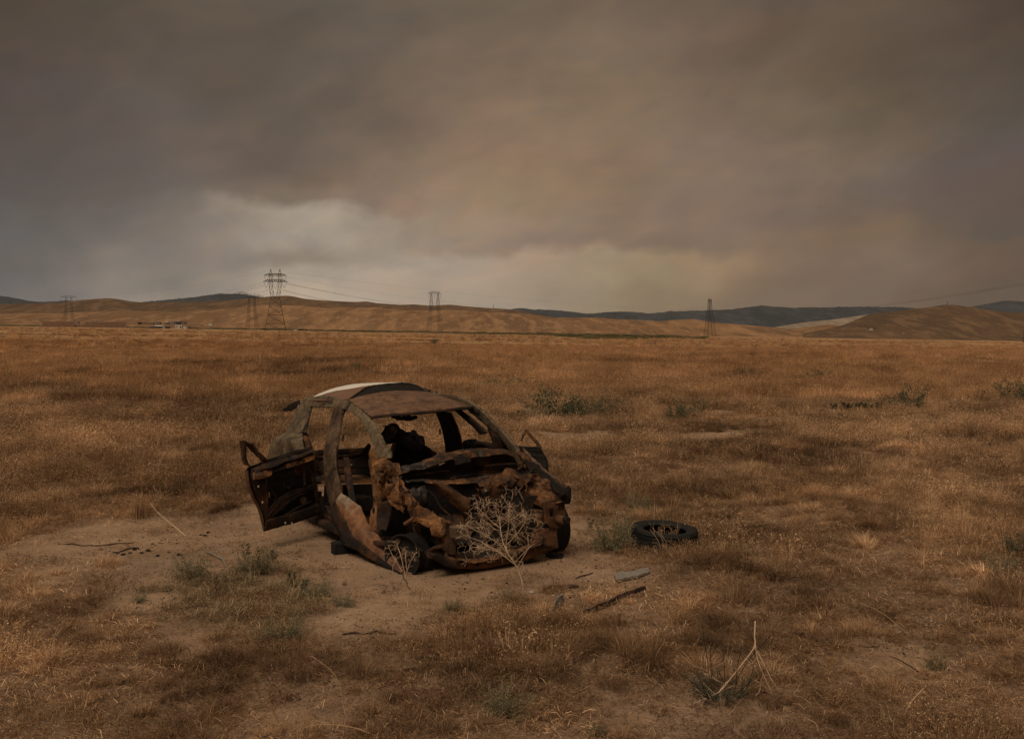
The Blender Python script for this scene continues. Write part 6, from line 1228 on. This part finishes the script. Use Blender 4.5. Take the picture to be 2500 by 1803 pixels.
# ---------------------------------------------------------------- loose tyre
def tyre():
    c = Vector((TYRE[0], TYRE[1], 0)); c.z = gzf(c.x, c.y) - .015; root = empty('tyre', c, 'worn black tyre lying flat in the grass with dry weeds inside', 'tyre'); root.rotation_euler = (R(4), R(1.5), .4)
    mb = MB(); R_, r_, hw = .335, .215, .105
    pr = [(r_, hw*.72), (r_ + .012, hw*.84), (.26, hw*.98), (.295, hw), (.318, hw*.92), (.330, hw*.78)]
    for z in (.62, .30, -.30, -.62): pr += [(R_, hw*(z + .13)), (R_, hw*(z + .05)), (R_ - .010, hw*(z + .035)), (R_ - .010, hw*(z - .035)), (R_, hw*(z - .05))]
    pr += [(.330, -hw*.80), (.318, -hw*.92), (.295, -hw), (r_ + .012, -hw*.84), (r_, -hw*.72), (r_ + .03, -hw*.6), (.30, -hw*.4), (.312, 0), (.30, hw*.4), (r_ + .03, hw*.6), (r_, hw*.72)]
    pr = [(a, z + hw) for a, z in pr]; lathe(mb, pr, 72); o = mb.build('carcass', M_rubber, root, True); es = o.modifiers.new('e', 'EDGE_SPLIT'); es.split_angle = R(35)
    rb = MB()
    for i in range(90):
        t = 2 * math.pi * i / 90
        for z0, z1 in ((.75, .95), (-.95, -.75)):
            a = Vector((math.cos(t) * .331, math.sin(t) * .331, hw + hw * z0)); b = Vector((math.cos(t) * (.331 if z0 < 0 else .322), math.sin(t) * (.331 if z0 < 0 else .322), hw + hw * z1)); 
            if z0 < 0: a, b = Vector((math.cos(t) * .322, math.sin(t) * .322, hw + hw * z0)), Vector((math.cos(t) * .331, math.sin(t) * .331, hw + hw * z1))
            rb.bar(a, b, .005, 4)
    rb.build('tread_blocks', M_rubber, root)
    b = c + Vector((.02, .0, .0))
    deadbush('dry_weed', b, [([Vector((x * .5, yy * .5, 0)), Vector((x * .8, yy * .8, .1)), Vector((x, yy, .19))], .003, .002, 6) for x, yy in ((-.12, .05), (.0, .1), (.1, .0), (.14, .1), (-.05, -.08), (.05, -.05))], 'dry weeds growing inside the tyre', M_twig2, 30, 2, .10, cat='weed')
    f = c + Vector((.03, -.40, 0)); f.z = gzf(f.x, f.y)
    deadbush('dry_weed', f, [([Vector((x * .7, 0, 0)), Vector((x, -.01, .05)), Vector((x * 1.1 + .03, -.03, .09))], .003, .002, 6) for x in (-.2, -.1, 0, .1, .2)], 'pale dry weed fringe in front of the tyre', M_twig2, 31, 2, .08, cat='weed')
    deadbush('dry_weed', f + Vector((-.12, 0, 0)), [([Vector((0, 0, 0)), Vector((-.02, -.01, .12)), Vector((-.10, .05, .24))], .003, .0015, 2), ([Vector((0, 0, 0)), Vector((.02, -.01, .14)), Vector((-.07, .08, .24))], .003, .0015, 2), ([Vector((0, 0, 0)), Vector((.06, 0, .1)), Vector((-.02, .06, .22))], .003, .0015, 2)], 'thin pale stalks leaning on the tyre wall', M_twig2, 33, 1, .08, cat='weed')
tyre()

# ---------------------------------------------------------------- scraps and planks
def slab(name, pts_, th, m, label, cat, lift=.01, amp=.004, seed=0, group=None):
    P0 = G(*pts_[0]); P_ = [G(*p) - P0 + Vector((0, 0, lift)) for p in pts_]
    o = plate(name, P_, [], m, None, (0, 0, th), amp=amp, sub=4, jag=.006, seed=seed); o.location = P0; return tag(o, label, cat, group)
slab('plank', [(1500,1408),(1512,1402),(1540,1404),(1562,1395),(1583,1394),(1586,1402),(1560,1412),(1530,1418),(1508,1424),(1502,1418)], .02, M_plank, 'weathered grey broken plank on the sand below the tyre', 'plank', .012)
slab('plank', [(1325,1436),(1380,1433),(1412,1431),(1413,1435),(1380,1438),(1326,1441)], .015, M_stick, 'thin dark stick of wood left of the grey plank', 'plank', .005)
def stick(a, b, r_, label, m=M_stick, group=None, mid=(0, 0)):
    A_ = G(*a); B_ = G(*b); mm = A_.lerp(B_, .5) + Vector((0, mid[0], mid[1])); mb = MB(); P_ = crom([Vector((0, 0, r_ * .7)), mm - A_ + Vector((0, 0, r_)), B_ - A_ + Vector((0, 0, r_ * .7))], 6)
    mb.tube([p + nz(p, 9, a[0]) * r_ * 2.5 for p in P_], [r_ * .7 * (1 - .5 * abs(i / (len(P_) - 1) - .4)) for i in range(len(P_))], 6); o = mb.build('stick', m, None, True); o.location = A_; return tag(o, label, 'stick', group)
SK = 'charred sticks lying on the sand'
stick((1405,1414),(1444,1400), .008, 'short dark stick left of the grey plank', M_char, SK); stick((140,1328),(232,1334), .009, 'long dark stick at the left edge of the sand', M_stick, SK); stick((232,1334),(325,1326), .012, 'dark stick continuing the long one to the right', M_stick, SK)
stick((275,1350),(345,1340), .013, 'black stick among the charred scraps left', M_char, SK); stick((500,1348),(560,1385), .012, 'brown stick slanting above the weed mat', M_plank, SK, (0, .03)); stick((805,1388),(858,1383), .006, 'pale thin straw on the sand below the black block', M_twig, None)
stick((835,1550),(975,1546), .012, 'dark flat stick half buried in the grass in front of the car', M_stick, SK); stick((970,1640),(1015,1636), .012, 'short dark stick in the grass at the bottom', M_stick, SK); stick((980,1398),(1000,1440), .005, 'crooked twig on the sand in front of the car', M_stick, SK)
stick((800,1455),(880,1472), .005, 'thin twig on the sand right of the weed mat', M_stick, SK); stick((2060,1570),(2145,1582), .008, 'dark twig above the sandy patch at lower right', M_stick, SK)
# curved metal trim strip with an upturned torn end
def trim():
    A_ = G(1388, 1503); P_ = [G(px, py) - A_ + Vector((0, 0, h)) for px, py, h in ((1388,1503,.02),(1420,1500,.02),(1450,1492,.03),(1490,1478,.04),(1530,1462,.05),(1575,1448,.05))]
    root = empty('trim_strip', A_, 'long bent rusty trim strip with an upturned end lying in the grass', 'metal strip')
    sheet('strip', [[p + Vector((0, .022, -.012)) for p in P_], [p + Vector((0, 0, .006)) for p in P_], [p + Vector((0, -.02, -.02)) for p in P_]], M_dark, root, amp=.016, sc=9, seed=3, thick=.008, jag=.006)
    t = A_.y
    def q(px, py, dy=0): return Vector(((px - 1250) / F * (t + dy), t + dy, CAMH - (py - HOR) / F * (t + dy))) - A_
    sheet('upturned_end', [[q(1374,1448), q(1360,1458), q(1352,1478), q(1343,1495), q(1340,1508)], [q(1377,1470,.03), q(1368,1480,.03), q(1360,1490,.03), q(1356,1500,.03), q(1365,1510,.03)]], M_plank, root, amp=.01, seed=5, thick=.01)
    sheet('torn_flap', [[q(1340,1500), q(1350,1490), q(1362,1492)], [q(1352,1512), q(1370,1512), q(1390,1506)]], M_dark, root, amp=.01, seed=6, thick=.01)
trim()
# blocks
def block():
    c = G(836, 1350); root = empty('wood_block', c, 'black charred wooden block propping the sill behind the torn wing', 'block'); root.rotation_euler = (0, 0, .5)
    mb = MB(); mb.box((0, 0, .055), (.20, .12, .12)); o = mb.build('block', M_char, root); b = o.modifiers.new('b', 'BEVEL'); b.width = .008
    mb = MB(); mb.box((.13, .02, .045), (.10, .12, .10)); o = mb.build('split_piece', M_char, root); b = o.modifiers.new('b', 'BEVEL'); b.width = .008
block()
slab('charred_board', [(1332,1356),(1358,1352),(1376,1358),(1372,1364),(1345,1364)], .02, M_char, 'small black board on the sand under the right wheel', 'board', .005)
def lump(px, py, wpx, m, label, cat, name, seed, group=None, flat=.6):
    rnd = random.Random(seed); p = G(px, py); s = wpx / F * p.y / 2; V = []; Fs = []; n1, n2 = 7, 5
    for j in range(n2):
        ph = math.pi * j / (n2 - 1)
        for i in range(n1): t = 2 * math.pi * i / n1; k_ = 1 + rnd.uniform(-.22, .22); V.append((math.cos(t) * math.sin(ph) * s * k_, math.sin(t) * math.sin(ph) * s * .75 * k_, math.cos(ph) * s * flat * k_ + s * flat * .5))
    for j in range(n2 - 1):
        for i in range(n1): Fs.append((j * n1 + i, (j + 1) * n1 + i, (j + 1) * n1 + (i + 1) % n1, j * n1 + (i + 1) % n1))
    o = link(name, (V, Fs), m); o.location = p; o.rotation_euler = (0, 0, rnd.uniform(0, 6)); return tag(o, label, cat, group)
SS = 'pale stones in the grass at the right'
sp = [(2217,1504),(2228,1500),(2236,1508),(2245,1512),(2254,1506),(2262,1514),(2252,1520),(2240,1519),(2272,1518),(2284,1520),(2296,1522),(2310,1524),(2325,1526),(2338,1530),(2229,1526),(2260,1527),(2276,1529),(2115,1542),(2125,1545),(2138,1524),(2150,1527),(2162,1523),(2175,1530),(2188,1528),(2196,1545),(2340,1516),(2352,1538),(2366,1543),(2180,1540),(2155,1558),(2235,1522),(2248,1500),(2370,1404),(2385,1406),(2398,1408),(2412,1406),(2378,1412),(2105,1538),(2472,1560),(2460,1545),(2440,1535)]
for i, (px, py) in enumerate(sp): lump(px, py, 6 + (i * 37 % 9), M_stone, 'pale rounded stone in the scatter of stones at the right', 'stone', 'stone', i, SS)
CS = 'charred scraps on the sand at the left'
for i, (px, py, w_) in enumerate(((332,1342,20),(345,1350,14),(300,1354,16),(318,1350,12),(288,1352,12),(385,1357,14),(437,1355,16),(412,1348,10),(372,1328,9),(500,1308,12),(490,1306,10),(508,1300,14),(362,1345,18),(390,1325,8))): lump(px, py, w_, M_char, 'black charred scrap in the litter on the sand at the left', 'scrap', 'charred_scrap', 60 + i, CS, .35)
for i, (px, py, w_, lb) in enumerate(((1180,1414,9,'small dark stone on the sand just left of the dead bush foot'), (1237,1424,8,'dark pebble beside the foot of the bleached bush'), (1135,1438,8,'dark pebble on the sand in front of the bumper'), (1438,1268,10,'black lump behind the leafy sprig right of the car'), (1450,1272,14,'dark flat lump beside the black one right of the car'), (1520,1350,14,'grey clod at the left foot of the tyre'), (1555,1358,20,'dark crumpled scrap in front of the tyre'), (1033,1388,9,'pale crumb at the foot of the bare rim'), (1525,1641,18,'dark clod in the grass at the bottom right of centre'), (1296,1447,16,'pinkish clod at the foot of the bleached bush'))):
    lump(px, py, w_, M_stone if 'pale' in lb or 'pink' in lb else M_char, lb, 'clod', 'clod', 90 + i, None, .5)
# little dry tufts standing alone on the sand
tm = [tuft('grass_tuft', M_grass, 400 + i, 60, .10, .03, .0035, .35, 0, .2) for i in range(2)]
for i, (px, py, s, lb) in enumerate(((635,1352,.9,'small upright straw tuft on the sand below the open door'), (723,1351,.7,'little straw tuft right of the one below the door'), (590,1284,.8,'small tuft on the sand near the lower door corner'), (564,1280,.6,'tiny tuft left of the door corner'), (266,1434,1.5,'orange grass tuft behind the dark brown dead tuft'), (345,1265,3.2,'tall orange grass tuft at the top left of the sand'), (840,1428,.8,'low brown tuft below the torn wing'), (1125,1498,1.0,'orange tuft beside the small green tuft in front of the car'), (738,1610,.8,'small tuft on the lower sand'), (2205,1550,.7,'small tuft on the sand at lower right'))):
    plant_obj('grass_tuft', tm[i % 2], px, py, s, lb, 'tuft', 'single grass tufts on the sand', i)
